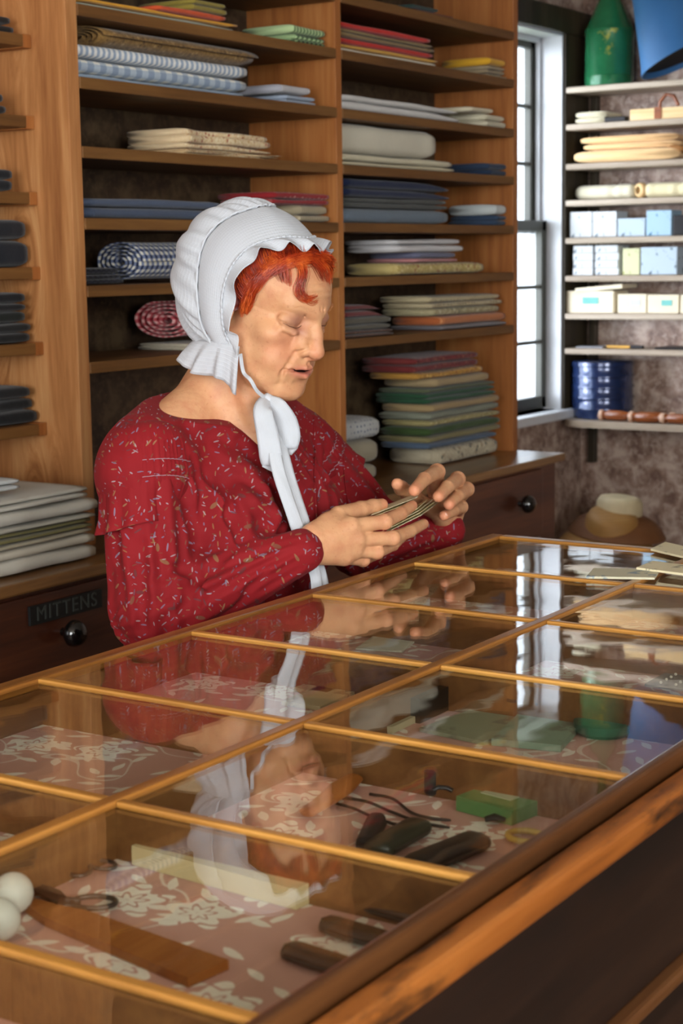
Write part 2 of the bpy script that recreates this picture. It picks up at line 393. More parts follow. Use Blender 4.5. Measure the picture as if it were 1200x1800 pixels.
# counter body: grooved ledge below the case, panelled front, solid sides
MB().box(X0-.02,X1+.045,Y3-.038,Y3-.013,ZG-.036,ZG-.012,.008,seg=4).obj('counter_ledge',M_ledge,ct)
MB().box(X0,X1+.03,Y3-.034,Y1+.01,ZF,ZB-.006).obj('counter_body',M_front,ct)
MB().box(X0,X1+.03,Y3-.034,Y3-.010,ZB-.006,ZG-.036).obj('case_front',M_front,ct)
MB().box(X0,X1+.03,Y3-.048,Y3-.032,.845,.858,.004).obj('moulding',M_frontrail,ct)
# ---------------------------------------------------------------- cloth kinds (UV in metres: u along the fold, v across)
def cloth_mat(name, pat, cols, size=.01, rough=.85, wv=900):
    t=NT(name); uv=t.n('ShaderNodeTexCoord').outputs['UV']
    sp=t.n('ShaderNodeSeparateXYZ',{0:uv}); u,v=sp.outputs[0],sp.outputs[1]
    def stripe(a,sz,duty=.5): return t.math('LESS_THAN',t.math('FRACT',t.math('DIVIDE',a,sz)),duty)
    if pat=='plain': c=cols[0]
    elif pat=='stripe': c=t.mix(stripe(u,size),cols[0],cols[1])
    elif pat=='pinstripe': c=t.mix(stripe(u,size,.3),cols[0],cols[1])
    elif pat=='check':
        s=t.math('MULTIPLY',t.math('ADD',stripe(u,size),stripe(v,size)),.5)
        c=t.ramp(s,[(.0,cols[0]),(.5,cols[1]),(1.,cols[2])])
    elif pat=='dots':
        vo=t.n('ShaderNodeTexVoronoi',{'Vector':uv,'Scale':1/size,'Randomness':.25})
        c=t.mix(t.math('LESS_THAN',vo.outputs['Distance'],.22),cols[0],cols[1])
    elif pat=='floral':
        vo=t.n('ShaderNodeTexVoronoi',{'Vector':t.coord('UV',(1,1,1)),'Scale':1/size,'Randomness':1.})
        n=t.noise(uv,1.6/size,3,.6,1.)
        c=t.mix(t.ramp(n.outputs[0],[(.48,(0,0,0,1)),(.56,(1,1,1,1))]),cols[0],cols[1])
        cc=t.ramp(t.n('ShaderNodeSeparateColor',{0:vo.outputs['Color']}).outputs[0],[(.45,cols[2]),(.55,cols[-1])],'CONSTANT')
        c=t.mix(t.math('LESS_THAN',vo.outputs['Distance'],.30),c,cc)
    n2=t.noise(t.coord('Object'),16,3)
    c=t.mix(.10,c,t.ramp(n2.outputs[0],[(.3,(.25,.25,.25,1)),(.7,(1,1,1,1))]),'MULTIPLY')
    w=t.n('ShaderNodeTexWave',{'Vector':t.coord('UV'),'Scale':wv/6.28},bands_direction='X'); w2=t.noise(t.coord('Object'),55,4)
    h=t.math('ADD',t.math('MULTIPLY',w.outputs['Fac'],.12),w2.outputs[0])
    t.bsdf(Base_Color=c,Roughness=rough,Specular_IOR_Level=.15,Sheen_Weight=.15,Normal=t.bump(h,.35,.0025)); return t.m
_cm={}
def fab(key):
    if key in _cm: return _cm[key]
    k=key.split(':'); pat=k[0]; cols=[]; size=.01
    for q in k[1:]:
        if q.startswith('s'): size=float(q[1:])
        else: cols.append(rgb(int(q[0:2],16),int(q[2:4],16),int(q[4:6],16)))
    _cm[key]=cloth_mat('cloth_%d'%len(_cm),pat,cols,size); return _cm[key]
def slab(mb,x0,x1,yf,d,z0,h,seed=0,wob=.004,droop=0.,nx=22,nc=22,taper=.0):
    """one folded layer: rounded fold at the front, length along x"""
    v=[];uv=[]
    per=[]
    for k in range(nc):
        a=2*PI*k/nc; ca,sa=math.cos(a),math.sin(a)
        e=.34 if abs(ca)>.2 else .5
        yy=math.copysign(abs(ca)**.42,ca); zz=math.copysign(abs(sa)**.5,sa)
        # straight sides, round front
        per.append((yy,zz))
    L=0; arc=[0]
    for k in range(1,nc+1):
        p,q=per[k-1],per[k%nc]; L+=math.hypot((p[0]-q[0])*d/2,(p[1]-q[1])*h/2); arc.append(L)
    for i in range(nx):
        s=i/(nx-1); x=x0+(x1-x0)*s
        em=min(1,min(s,1-s)*nx/2.2+.55)           # slight softening at the ends
        ww=nz(x*9,seed*3.7,z0*5)*wob; wz=nz(x*7,seed*5.1+9,z0*8)*wob*.55
        for k,(py,pz) in enumerate(per):
            fr=(1-(py+1)/2)                        # 0 front .. at y small
            y=yf+d/2+py*d/2+ww*(1 if py<0 else .3)+nz(x*22,k*.5,seed)*wob*.25
            hh=h*(1-taper*s)
            z=z0+h/2-h*(1-1)*.5+pz*h/2*(.72+.28*em)+ (wz if pz>0 else wz*.25)
            z+= -droop*max(0,s-.55)**2*4.9*(.5+.5*pz) if droop else 0
            v.append((x,y,max(z,z0+.0002)))
            uv.append((x,arc[k]+z0*3.1))
    f=[(i*nc+k,(i+1)*nc+k,(i+1)*nc+(k+1)%nc,i*nc+(k+1)%nc) for i in range(nx-1) for k in range(nc)]
    n0=len(v)
    # end faces as fans with a slightly bulged centre
    for e,(i,xx) in enumerate(((0,x0-.002),(nx-1,x1+.002))):
        v.append((xx,yf+d/2,z0+h/2)); uv.append((xx,.02))
        for k in range(nc):
            q=(i*nc+k,i*nc+(k+1)%nc,n0+e); f.append(q if e else q[::-1])
    mb.add(v,f,uv)
def folded(label,cat,x0,x1,yf,d,z0,h,mat,layers=3,seed=0,group=None,wob=.004,name='folded_cloth',droop=0.):
    mb=MB(); rs=random.Random(seed); z=z0
    ws=[rs.uniform(.8,1.25) for _ in range(layers)]; tot=sum(ws)
    for i,wt in enumerate(ws):
        hh=h*wt/tot
        slab(mb,x0+rs.uniform(0,.010)*(i>0),x1-rs.uniform(0,.008),yf+rs.uniform(0,.006)*(i>0),d-rs.uniform(.006,.02),z,hh,seed*7+i,wob,droop)
        z+=hh
    return mb.obj(name,mat,smooth=True,label=label,cat=cat,group=group)
def roll(label,cat,x0,x1,yc,z0,ry,rz,mat,seed=0,turns=4.5,name='cloth_roll'):
    """bolt wound flat: a spiral sheet seen from its end"""
    mb=MB(); n=int(turns*26); th=.0023; v=[];uv=[]; nx=14; s=0; prev=None; prof=[]
    for k in range(n+1):
        a=2*PI*k/26; q=.16+.84*k/n
        y=math.cos(a)*ry*q; z=math.sin(a)*rz*q
        if prev: s+=math.hypot(y-prev[0],z-prev[1])
        prev=(y,z); prof.append((y,z,s))
    for i in range(nx):
        x=x0+(x1-x0)*i/(nx-1)
        for (y,z,s) in prof:
            q=1+.05*nz(x*8,s*3,seed); v.append((x+.004*nz(s*40,seed),yc+y*q,z0+rz+z*q)); uv.append((x,s))
    f=grid_faces(nx,n+1)
    o=mesh(name,v,f,mat,smooth=True,uv=uv,label=label,cat=cat)
    m=o.modifiers.new('thick','SOLIDIFY'); m.thickness=th; m.offset=0
    return o
def pstack(z0,items,yf=2.178,d=.21,group=None):
    """items bottom to top: (left px, right px, top px, cloth, label[, options]); positions measured on the plane of the shelf front"""
    z=z0+.0008
    for n,it in enumerate(items):
        xl,xr,yt,key,label=it[:5]; o=it[5] if len(it)>5 else {}
        y=o.get('y',yf); mid=o.get('mid',(xl+xr)/2)
        a=at(xl,yt,Y=y)[0]; b=at(xr,yt,Y=y)[0]
        dd=o.get('d',d)
        for lo_,hi_ in ((2.441,3.309),(3.342,4.193)):
            if lo_-.03<(a+b)/2<hi_+.03:
                if a>lo_+.035 and xl>0: dd=min(dd,.165); a=min(at(xl,yt,Y=y+dd*.9)[0],b-.12)   # free left end: its back corner is the one furthest left
                a,b=max(a,lo_),min(b,hi_)
        if xl<0 and y>2.2: b=min(b,2.398)
        top=at(mid,yt,Y=y)[2]
        h=max(.009,top-z)
        folded(label,o.get('cat','cloth'),a,b,y,dd,z,h,fab(key),o.get('n',max(1,min(4,round(h/.013)))),seed=int(xl*3+yt),group=o.get('group'),wob=o.get('wob',.004),droop=o.get('droop',0))
        z+=h+.0006
# ---- top shelf row (largely cut by the frame)
pstack(SZ[0],[(640,797,22,'plain:5c2420','dark red folded cloth on the topmost right-bay shelf in the frame'),
              (655,770,2,'plain:2c3c38','dark green folded cloth above the dark red cloth on the top right shelf')])
pstack(SZ[1],[(131,410,40,'plain:94988a','pale grey-green folded cloth under the yellow one, upper left bay',{'mid':300,'n':1}),
              (140,419,27,'plain:d89a2c','golden yellow folded cloth in the upper left bay',{'mid':300}),
              (180,398,10,'plain:c4502a','burnt orange folded cloth lying on the golden yellow one',{'mid':300}),
              (250,400,-8,'plain:8a7a34','olive green folded cloth topping the orange and yellow pile',{'mid':330})])
pstack(SZ[1],[(430,571,55,'check:1e241c:5c7a4c:b4cc98:s.017','black and green plaid cloth beside the orange pile',{'n':2,'wob':.008}),
              (432,570,38,'stripe:aec490:5c7a50:s.012','green and white striped cloth folded on the black plaid',{'n':1,'wob':.008})])
pstack(SZ[1],[(576,765,106,'plain:d8d2be','thin white cloth at the bottom of the red and yellow pile',{'mid':700,'n':1}),
              (584,768,95,'plain:cc9a3c','mustard yellow cloth in the middle of the red pile',{'mid':700,'n':1}),
              (582,762,82,'plain:b8261c','bright red cloth under the tan one, upper right bay',{'mid':700}),
              (584,765,67,'plain:8a744c','tan cloth between the two red cloths, upper right bay',{'mid':700}),
              (580,757,55,'plain:c02820','bright red cloth on top of the pile, upper right bay',{'mid':700})])
pstack(SZ[1],[(772,904,112,'plain:948468','grey-beige folded cloth under the yellow one near the window',{'mid':850,'n':3}),
              (775,905,97,'plain:d4a02c','bright yellow folded cloth at the right end of the upper shelf',{'mid':850,'n':1})])
# ---- second row
pstack(SZ[2],[(135,430,155,'plain:8c9cac','thin plain light blue cloth beneath the blue checks',{'mid':300,'n':1}),
              (133,433,122,'check:e2e0d4:a6b2be:8494a8:s.036','cream and blue large-check cloth in the left bay',{'mid':300,'n':1}),
              (132,437,97,'stripe:dcdcd8:94a4b8:s.016','white and blue striped cloth on the large blue check',{'mid':300,'n':1}),
              ])
pstack(SZ[2],[(437,556,163,'plain:949fae','pale blue folded cloth right of the blue checks',{'mid':500,'n':2}),
              (438,548,148,'stripe:c4c0bc:a4a4ac:s.008','greyish white striped cloth on the pale blue one',{'mid':500,'n':1})])
a=at(133,72,Y=2.25); b=at(408,118,Y=2.25)
roll('brown cloth roll with a speckled end atop the blue striped cloth','cloth roll',a[0],b[0],2.25,at(300,110,Y=2.25)[2]+.001,.07,.021,fab('floral:74572f:8a6a3c:5c4424:9a7c50:s.012'),1)
pstack(SZ[2],[(604,806,176,'plain:c8c6c2','white sheeting in the right bay, left of the cream cloth',{'mid':700,'n':2,'droop':.01})])
pstack(SZ[2],[(770,904,197,'plain:c6bfa6','cream folded cloth right of the white sheeting',{'mid':840,'n':2}),
              (772,868,184,'plain:d2c8ac','small cream cloth lying on the larger cream cloth',{'mid':820,'n':1})])
# ---- third row
pstack(SZ[3],[(226,492,262,'floral:c8a878:dcc8a0:9a4a34:b8905c:s.009','lower red-sprigged tan calico bundle on the left-bay shelf',{'mid':350,'n':3,'wob':.009}),
              (226,478,228,'floral:d0b48a:e0d0ac:a0503c:b8905c:s.009','upper red-sprigged tan calico bundle with a ragged top',{'mid':350,'n':3,'wob':.016})])
pstack(SZ[3],[(600,797,289,'plain:c2b898','lower cream cloth wider than the bulky one on it',{'mid':700,'n':1}),
              (602,795,276,'plain:c8c0a4','thin cream cloth directly under the bulky cream bolt',{'mid':700,'n':1}),
              (601,766,222,'plain:c6c0ac','bulky cream bolt with a rounded end in the right bay',{'mid':680,'n':1,'wob':.006})])
pstack(SZ[3],[(800,897,297,'plain:26344a','lower navy blue cloth in the small dark pile',{'mid':850,'n':1}),
              (802,895,284,'plain:2c3a50','upper navy blue cloth in the small dark pile',{'mid':850,'n':1})])
# ---- fourth row
pstack(SZ[4],[(157,390,366,'plain:444e62','lower slate blue folded cloth above the gingham',{'mid':260,'n':1}),
              (157,388,350,'plain:4a5468','upper slate blue folded cloth above the gingham',{'mid':260,'n':1})])
pstack(SZ[4],[(465,579,378,'pinstripe:8c8068:b4a68a:s.009','lower beige striped cloth under the red dotted one',{'mid':540,'n':1}),
              (466,578,361,'pinstripe:968a70:bcae90:s.009','upper beige striped cloth under the red dotted one',{'mid':540,'n':1}),
              (384,581,338,'dots:8c2226:c88c84:s.017','dark red cloth with pale dots above the bonnet',{'mid':520,'n':2})])
pstack(SZ[4],[(607,788,367,'plain:64707c','grey-blue cloth at the bottom of the navy pile',{'mid':700,'n':1}),
              (607,786,349,'plain:4a4c48','dark grey-green cloth under the navy cloth',{'mid':700,'n':2}),
              (607,792,316,'plain:1c2440','thick navy blue cloth topping the grey-blue pile',{'mid':690,'n':2,'droop':.012})])
pstack(SZ[4],[(790,909,377,'plain:36465c','blue folded cloth under the white one near the window',{'mid':850,'n':2}),
              (789,909,358,'plain:bcc2c0','white folded cloth on the blue one near the window',{'mid':850,'n':1})])
# ---- fifth row
a=at(212,470,Y=2.24); b=at(420,470,Y=2.24)
roll('navy and white gingham roll with its wound end showing','cloth roll',a[0],b[0],2.245,SZ[5]+.004,.062,.040,fab('check:c8c4b4:66708c:1e2844:s.016'),2)
pstack(SZ[5],[(153,215,470,'check:202028:30303a:101016:s.016','dark plaid cloth left of the navy gingham roll',{'n':3,'y':2.22,'d':.18}),
              ])
pstack(SZ[5],[(610,851,462,'floral:a89454:c4b078:8c4c34:d8c898:s.012','yellow print cloth at the bottom of the pink and blue pile',{'mid':720,'n':1,'wob':.006}),
              (645,806,459,'plain:b47c7c','dusty pink folded cloth in the right bay',{'mid':720,'n':1,'cat':'cloth'}),
              (650,802,444,'plain:66687e','lavender blue folded cloth under the white one',{'mid':720,'n':1}),
              (612,813,420,'plain:c4c2c2','thick white cloth on the blue and pink pile',{'mid':720,'n':2,'wob':.007})])
# ---- sixth row
pstack(SZ[6],[(244,420,606,'floral:a49c88:b8b09c:70746c:8c8474:s.016','grey-beige print cloth under the red gingham roll',{'mid':320,'n':2,'y':2.2})])
a=at(322,560,Y=2.215); b=at(520,560,Y=2.215)
roll('red and white gingham roll behind the bonnet','cloth roll',a[0],b[0],2.265,SZ[6]+.026,.085,.040,fab('check:cc9c98:a84a50:841c28:s.017'),3,4.2)
pstack(SZ[6],[(608,694,580,'floral:4c3024:5c3c2c:2c1c18:7c5c44:s.012','dark brown print cloth low in the left half of the right bay',{'n':2}),
              (608,688,557,'plain:585448','grey-green cloth on the dark brown print',{'n':2}),
              (608,676,535,'plain:6c3434','maroon cloth with a sloping top on the grey-green one',{'n':2,'droop':.02})])
pstack(SZ[6],[(690,898,572,'stripe:8c8486:6c686c:s.008','grey striped cloth under the orange stripe',{'mid':790,'n':1}),
              (690,890,555,'stripe:a85c34:c48458:s.012','orange striped cloth below the cream floral one',{'mid':790,'n':1}),
              (676,880,541,'floral:948864:b0a684:74745c:c4bc9c:s.016','sage and cream print between orange stripe and cream floral',{'mid':790,'n':1}),
              (670,882,520,'dots:b4a684:6c6450:s.014','cream floral cloth topping the orange striped pile',{'mid':790,'n':2})])
# ---- the tall pile on the cabinet top
TALL=[(690,876,787,'floral:a89c84:bcb298:5c5c54:8c7c64:s.018','cream cloth with dark flowers at the foot of the tall pile'),
 (668,872,776,'plain:4c5c70','blue-grey cloth second from the foot of the tall pile'),
 (668,880,763,'plain:7c7450','olive cloth above the blue-grey one in the tall pile'),
 (668,879,748,'plain:384c28','dark green cloth above the olive one in the tall pile'),
 (672,879,736,'floral:8c8454:a89c70:6c6840:c4b890:s.008','yellow-green print cloth halfway up the tall pile'),
 (668,878,722,'plain:7c8070','grey-green cloth under the tan one in the tall pile'),
 (672,878,708,'plain:9c8660','tan cloth under the bottle green one in the tall pile'),
 (666,872,689,'plain:284c34','bottle green cloth near the top of the tall pile'),
 (668,868,680,'plain:586048','muted green cloth above the bottle green one'),
 (680,858,664,'plain:a08c68','light tan cloth third from the top of the tall pile'),
 (650,848,651,'floral:a07430:c49444:844820:d8b064:s.013','mustard print cloth second from the top of the tall pile'),
 (640,842,625,'floral:642424:783030:481818:8c5440:s.012','maroon print cloth on top of the tall pile')]
pstack(ZT,[t+({'mid':780,'n':1 if i not in(7,11) else 2,'wob':.007,'y':2.175+.003*(i%3)},) for i,t in enumerate(TALL)])
a=at(600,760,Y=2.2); b=at(660,760,Y=2.2)
pstack(ZT,[(609,664,775,'plain:8c8470','beige cloth under the white dotted one behind her shoulder',{'n':2}),
           (609,668,736,'dots:a8aaa8:505c74:s.014','white cloth with blue dots behind her far shoulder',{'n':1})])
# ---- dark cloth on the shallow unit (its shelf fronts stand further back)
def left(zi,items): pstack(LZ[zi],[(a,b,c,k,l,{'y':2.262,'d':.14,'mid':b-20,'n':o,'wob':.006}) for a,b,c,k,l,o in items])
left(0,[(-120,24,27,'plain:1c1612','black-brown cloth at the top of the left edge',2)])
left(1,[(-120,8,160,'plain:241c1a','black-brown cloth on the second left shelf',2)])
left(2,[(-120,22,297,'plain:15171c','charcoal cloth on the third left shelf',2)])
left(3,[(-120,62,422,'plain:161a22','thick navy cloth on the fourth left shelf, lower one',1),(-120,45,386,'plain:181a20','navy cloth lying on the thick navy one at left',1)])
left(4,[(-120,56,585,'plain:121315','black cloth at the bottom of the fifth left shelf',1),(-120,54,568,'plain:151718','charcoal cloth second from the bottom, fifth left shelf',1),
        (-120,46,548,'plain:141a18','dark green-black cloth in the fifth left shelf pile',1),(-120,48,514,'plain:111318','soft blue-black cloth topping the fifth left shelf pile',2)])
left(5,[(-120,72,700,'plain:0e1013','black cloth on the lowest left shelf, lower one',2),(-120,54,680,'plain:111317','black cloth with a rounded end on the lowest left shelf',1)])
# ---- linen pile on the cabinet top
LIN=[(-140,172,968,'plain:c6c2b4','thick white cloth at the foot of the linen pile',1,.012),
 (-140,170,948,'plain:cac4b2','off-white cloth second from the foot of the linen pile',1,.006),
 (-140,166,938,'plain:b0a890','oatmeal cloth below the olive-edged one in the linen pile',1,.006),
 (-140,166,921,'plain:7c7648','olive-edged cloth in the middle of the linen pile',2,.006),
 (-140,172,911,'plain:bab8aa','grey-white cloth on the olive-edged one',1,.006),
 (-140,174,884,'plain:ccc9bc','wide white cloth below the top of the linen pile',1,.006),
 (-140,158,862,'plain:cac8bc','white cloth with layered folds on top of the linen pile',2,.006)]
pstack(ZT,[(a,b,c,k,l,{'y':2.055,'d':.24,'mid':110,'n':n,'wob':w}) for a,b,c,k,l,n,w in LIN])
folded('pale cloth corner at the left edge above the linen pile','cloth',at(-140,860,Y=2.1)[0],at(30,860,Y=2.1)[0],2.085,.2,at(110,862,Y=2.055)[2]+.009,.020,fab('plain:c4c8c8'),2,5)
# ================================================================ the woman
class Vol:
    """signed-distance volume; each shape only touches its own neighbourhood"""
    def __init__(s,lo,hi,h):
        s.lo=np.array(lo); s.h=h; s.n=np.ceil((np.array(hi)-s.lo)/h).astype(int)+1
        s.d=np.full(s.n,1.0,dtype=np.float32)
    def like(s):
        q=Vol.__new__(Vol); q.lo,q.h,q.n=s.lo.copy(),s.h,s.n.copy(); q.d=np.full(s.n,1.0,dtype=np.float32); return q
    def sub(s,lo,hi):
        i0=np.clip(np.floor((np.array(lo)-s.lo)/s.h).astype(int),0,s.n); i1=np.clip(np.ceil((np.array(hi)-s.lo)/s.h).astype(int)+1,0,s.n)
        sl=tuple(slice(a,b) for a,b in zip(i0,i1))
        ax=[(s.lo[k]+s.h*np.arange(i0[k],i1[k])).astype(np.float32) for k in range(3)]
        return sl,np.meshgrid(*ax,indexing='ij')
    def op(s,fn,lo,hi,mode='u',k=0.):
        pad=k+.006
        sl,(X,Y,Z)=s.sub(np.array(lo)-pad,np.array(hi)+pad)
        if X.size==0: return
        v=fn(X,Y,Z).astype(np.float32); d=s.d[sl]
        if mode=='u':
            if k>0: h=np.clip(.5+.5*(v-d)/k,0,1); r=v*(1-h)+d*h-k*h*(1-h)
            else: r=np.minimum(v,d)
        elif mode=='s':
            v=-v
            if k>0: h=np.clip(.5-.5*(v-d)/k,0,1); r=v*(1-h)+d*h+k*h*(1-h)
            else: r=np.maximum(v,d)
        s.d[sl]=r
    def mesh(s):
        d=s.d; neg=d<0; n=d.shape
        c=np.zeros([a-1 for a in n],dtype=np.uint8)
        for i in (0,1):
            for j in (0,1):
                for k in (0,1): c+=neg[i:n[0]-1+i,j:n[1]-1+j,k:n[2]-1+k]
        act=np.argwhere((c>0)&(c<8)); idx=-np.ones(c.shape,dtype=np.int32); idx[tuple(act.T)]=np.arange(len(act))
        acc=np.zeros((len(act),3)); cnt=np.zeros(len(act))
        cor=[(i,j,k) for i in (0,1) for j in (0,1) for k in (0,1)]
        for a in cor:
            for ax in range(3):
                if a[ax]: continue
                b=list(a); b[ax]=1
                va=d[act[:,0]+a[0],act[:,1]+a[1],act[:,2]+a[2]]; vb=d[act[:,0]+b[0],act[:,1]+b[1],act[:,2]+b[2]]
                m=(va<0)!=(vb<0); t=np.where(m,va/np.where(m,va-vb,1),0)
                p=np.tile(np.array(a,float),(len(act),1)); p[:,ax]+=t
                acc[m]+=p[m]; cnt[m]+=1
        V=s.lo+(act+acc/cnt[:,None])*s.h
        Fs=[]
        for ax in range(3):
            sl0=[slice(None)]*3; sl1=[slice(None)]*3; sl0[ax]=slice(0,-1); sl1[ax]=slice(1,None)
            A,B=neg[tuple(sl0)],neg[tuple(sl1)]; e=np.argwhere(A!=B)
            o=[k for k in range(3) if k!=ax]
            ok=(e[:,o[0]]>0)&(e[:,o[1]]>0)&(e[:,o[0]]<n[o[0]]-1)&(e[:,o[1]]<n[o[1]]-1); e=e[ok]
            q=[]
            for da,db in ((1,1),(0,1),(0,0),(1,0)):
                z=e.copy(); z[:,o[0]]-=da; z[:,o[1]]-=db; q.append(idx[tuple(z.T)])
            q=np.stack(q,1); flip=A[tuple(e.T)]
            if ax==1: flip=~flip
            q[~flip]=q[~flip][:,::-1]; Fs.append(q)
        F=np.concatenate(Fs); return V,F[(F>=0).all(1)]
def ell(c,r):
    def f(X,Y,Z):
        a,b,e=(X-c[0])/r[0],(Y-c[1])/r[1],(Z-c[2])/r[2]
        k0=np.sqrt(a*a+b*b+e*e); k1=np.sqrt((a/r[0])**2+(b/r[1])**2+(e/r[2])**2)+1e-9
        return k0*(k0-1)/k1
    return f
def cone(a,b,ra,rb):
    a=np.array(a,dtype=np.float32); b=np.array(b,dtype=np.float32); ab=b-a; L=float(ab@ab)+1e-12
    def f(X,Y,Z):
        t=np.clip(((X-a[0])*ab[0]+(Y-a[1])*ab[1]+(Z-a[2])*ab[2])/L,0,1)
        return np.sqrt((X-a[0]-t*ab[0])**2+(Y-a[1]-t*ab[1])**2+(Z-a[2]-t*ab[2])**2)-(ra+(rb-ra)*t)
    return f
def bb(pts,r):
    p=np.array(pts,float).reshape(-1,3); return p.min(0)-r,p.max(0)+r
# head frame: x to her left, f forward, u up; origin between the eyes' level and the ears
HO=Vector((1.917,1.3768,1.3935)); HA=math.radians(20)
HF=Vector((0,-math.cos(HA),-math.sin(HA))); HU=Vector((0,-math.sin(HA),math.cos(HA))); HX=Vector((1,0,0))
def H(x,f,u): return HO+(HX*x+HF*f+HU*u)*.001          # millimetres
def headf(fn):
    def g(X,Y,Z):
        y,z=Y-HO.y,Z-HO.z
        return fn(X-HO.x,y*HF.y+z*HF.z,y*HU.y+z*HU.z)
    return g
bv=Vol((1.60,1.16,.93),(2.36,1.60,1.53),.0016)
def hE(c,r,mode='u',k=0.,sym=False):
    for s in ((1,-1) if sym else (1,)):
        cc=(c[0]*s*.001,c[1]*.001,c[2]*.001); rr=tuple(q*.001 for q in r); w=H(c[0]*s,c[1],c[2]); m=max(rr)
        bv.op(headf(ell(cc,rr)),np.array(w)-m,np.array(w)+m,mode,k*.001)
def hC(pts,rs,mode='u',k=0.,sym=False):
    for s in ((1,-1) if sym else (1,)):
        for i in range(len(pts)-1):
            a,b=pts[i],pts[i+1]; ra,rb=(rs[i],rs[i+1]) if isinstance(rs,(list,tuple)) else (rs,rs)
            fa=(a[0]*s*.001,a[1]*.001,a[2]*.001); fb=(b[0]*s*.001,b[1]*.001,b[2]*.001)
            lo,hi=bb([H(a[0]*s,a[1],a[2]),H(b[0]*s,b[1],b[2])],max(ra,rb)*.001)
            bv.op(headf(cone(fa,fb,ra*.001,rb*.001)),lo,hi,mode,k*.001)
def wC(pts,rs,mode='u',k=0.,vol=None):
    vol=vol or bv
    for i in range(len(pts)-1):
        ra,rb=(rs[i],rs[i+1]) if isinstance(rs,(list,tuple)) else (rs,rs)
        lo,hi=bb([pts[i],pts[i+1]],max(ra,rb)); vol.op(cone(pts[i],pts[i+1],ra,rb),lo,hi,mode,k)
def wE(c,r,mode='u',k=0.,vol=None):
    vol=vol or bv; m=np.array(r); vol.op(ell(c,r),np.array(c)-m,np.array(c)+m,mode,k)
def mir(p): return (2*1.917-p[0],p[1],p[2])
# --- trunk, shoulders, neck
BX=1.92
wE((BX,1.462,1.08),(.165,.108,.16)); wE((BX,1.462,.97),(.15,.11,.12),k=.04)
wC([(1.745,1.462,1.165),(2.095,1.462,1.165)],.05,k=.04)
wC([(BX,1.462,1.265),(1.775,1.466,1.195)],[.042,.044],k=.03); wC([(BX,1.462,1.265),(2.06,1.466,1.195)],[.042,.044],k=.03)
wC([H(0,-28,-45),(1.918,1.452,1.21)],[.052,.056],k=.02)
wC([H(0,30,-88),(1.917,1.392,1.205)],[.024,.030],k=.03)
for s in (-1,1):
    wC([H(56*s,-22,-40),(1.917+.016*s,1.372,1.205)],[.010,.008],k=.014)
# --- head and face (millimetres in the head frame)
hE((0,-6,38),(72,89,71),k=14); hE((0,30,-30),(60,58,80),k=20); hE((0,36,36),(60,58,44),k=16)
hC([(53,5,-52),(20,74,-100)],[14,14],k=18,sym=True); hE((0,83,-99),(21,17,16),k=14); hE((0,72,-84),(34,20,22),k=14)
hE((44,57,-22),(21,21,18),k=14,sym=True); hE((35,63,-58),(21,21,24),k=14,sym=True); hE((37,52,-88),(16,18,15),k=15,sym=True)
hC([(8,90,17),(40,72,22)],[9,9],k=12,sym=True)
def eE(p): return ((p[0]-31.5)*1.22+35.0,p[1]-4.0-.10*max(0,p[0]-36),p[2]+1.5)
def eC(pts,r,k): hC([eE(q) for q in pts],r,'s',k,True)
hE((37,98,3),(19,14,13.5),'s',9,True)
hE((35.0,72,2.5),(20,13.8,12.5),k=3.5,sym=True)
eC([(16,87,7.5),(24,93.5,11.8),(33,94,12.4),(46,83.5,7)],1.1,2.8)          # upper lid crease
eC([(16.5,86,-3.4),(25,89.8,-5.8),(33,90,-6.2),(46,81,-2.4)],1.0,2.0)      # line where the lids meet
hC([eE(q) for q in ((20,89,-12),(30,89,-15),(42,81,-12))],[2.7,3.4,2.7],k=6,sym=True)            # soft bags
eC([(19,92,-18),(30,90,-22.5),(43,82,-18)],1.1,4)
hC([(0,90,10),(0,99,-13),(0,107,-32)],[8,8.5,10],k=8); hE((0,106,-36),(12.5,11.5,9.5),k=5); hE((13.5,96,-36),(8,10,8),k=4,sym=True)
hC([(0,108,-43),(0,96,-47)],[3.8,4],k=3); hE((7.2,103,-46.5),(2.8,4.4,3.2),'s',2,True)

hE((0,81,-64),(35,18,24),k=13)
hC([(0,100,-50),(0,101,-56)],1.5,'s',4)                                           # philtrum
for s in (-1,1):
    hC([(s*33,80,-63.5),(s*18,93.5,-62),(s*6,100.5,-60),(0,100.6,-61)],[1.3,2.6,3.2,3.0],k=3)
    hC([(s*31,80.5,-66),(s*15,94,-70.5),(0,99.5,-72.5)],[1.5,3.6,4.6],k=3)
hE((0,102,-65.8),(19,17,2.6),'s',1.6); hC([(14,98,-65.6),(24,90.5,-65.2),(35,80,-65.4)],[1.4,1.3,1.0],'s',1.6,True); hE((32,74,-72),(10,13,14),k=9,sym=True)
hC([(-14,99,-83),(14,99,-83)],3.2,'s',6)
hC([(10,86,-4),(13,89,-16),(16,88,-28),(18,84,-34)],[8,8.5,8,7],k=7,sym=True)
def surf(x,u):
    """front of the face at (x,u) in head millimetres"""
    for f in np.arange(128,20,-.7):
        i=np.round((np.array(H(x,f,u))-bv.lo)/bv.h).astype(int)
        if bv.d[tuple(i)]<0: return f
    return 20.
def crease(pts,r,k,sy=(1,-1),out=.2):
    for s in sy: hC([(s*x,surf(s*x,u)+out,u) for x,u in pts],r,'s',k)
crease([(18,-32),(22,-41),(28,-51),(34,-60),(38,-69),(39,-79)],[1.0,1.7,2.2,2.1,1.6,.6],4.5)      # smile folds
crease([(35,-69),(36,-78),(34,-89)],[1.0,1.1,.5],5)
crease([(13,-65.7),(20,-65.4),(27,-65.4),(34,-66.6)],[1.6,1.7,1.6,1.0],2.6)
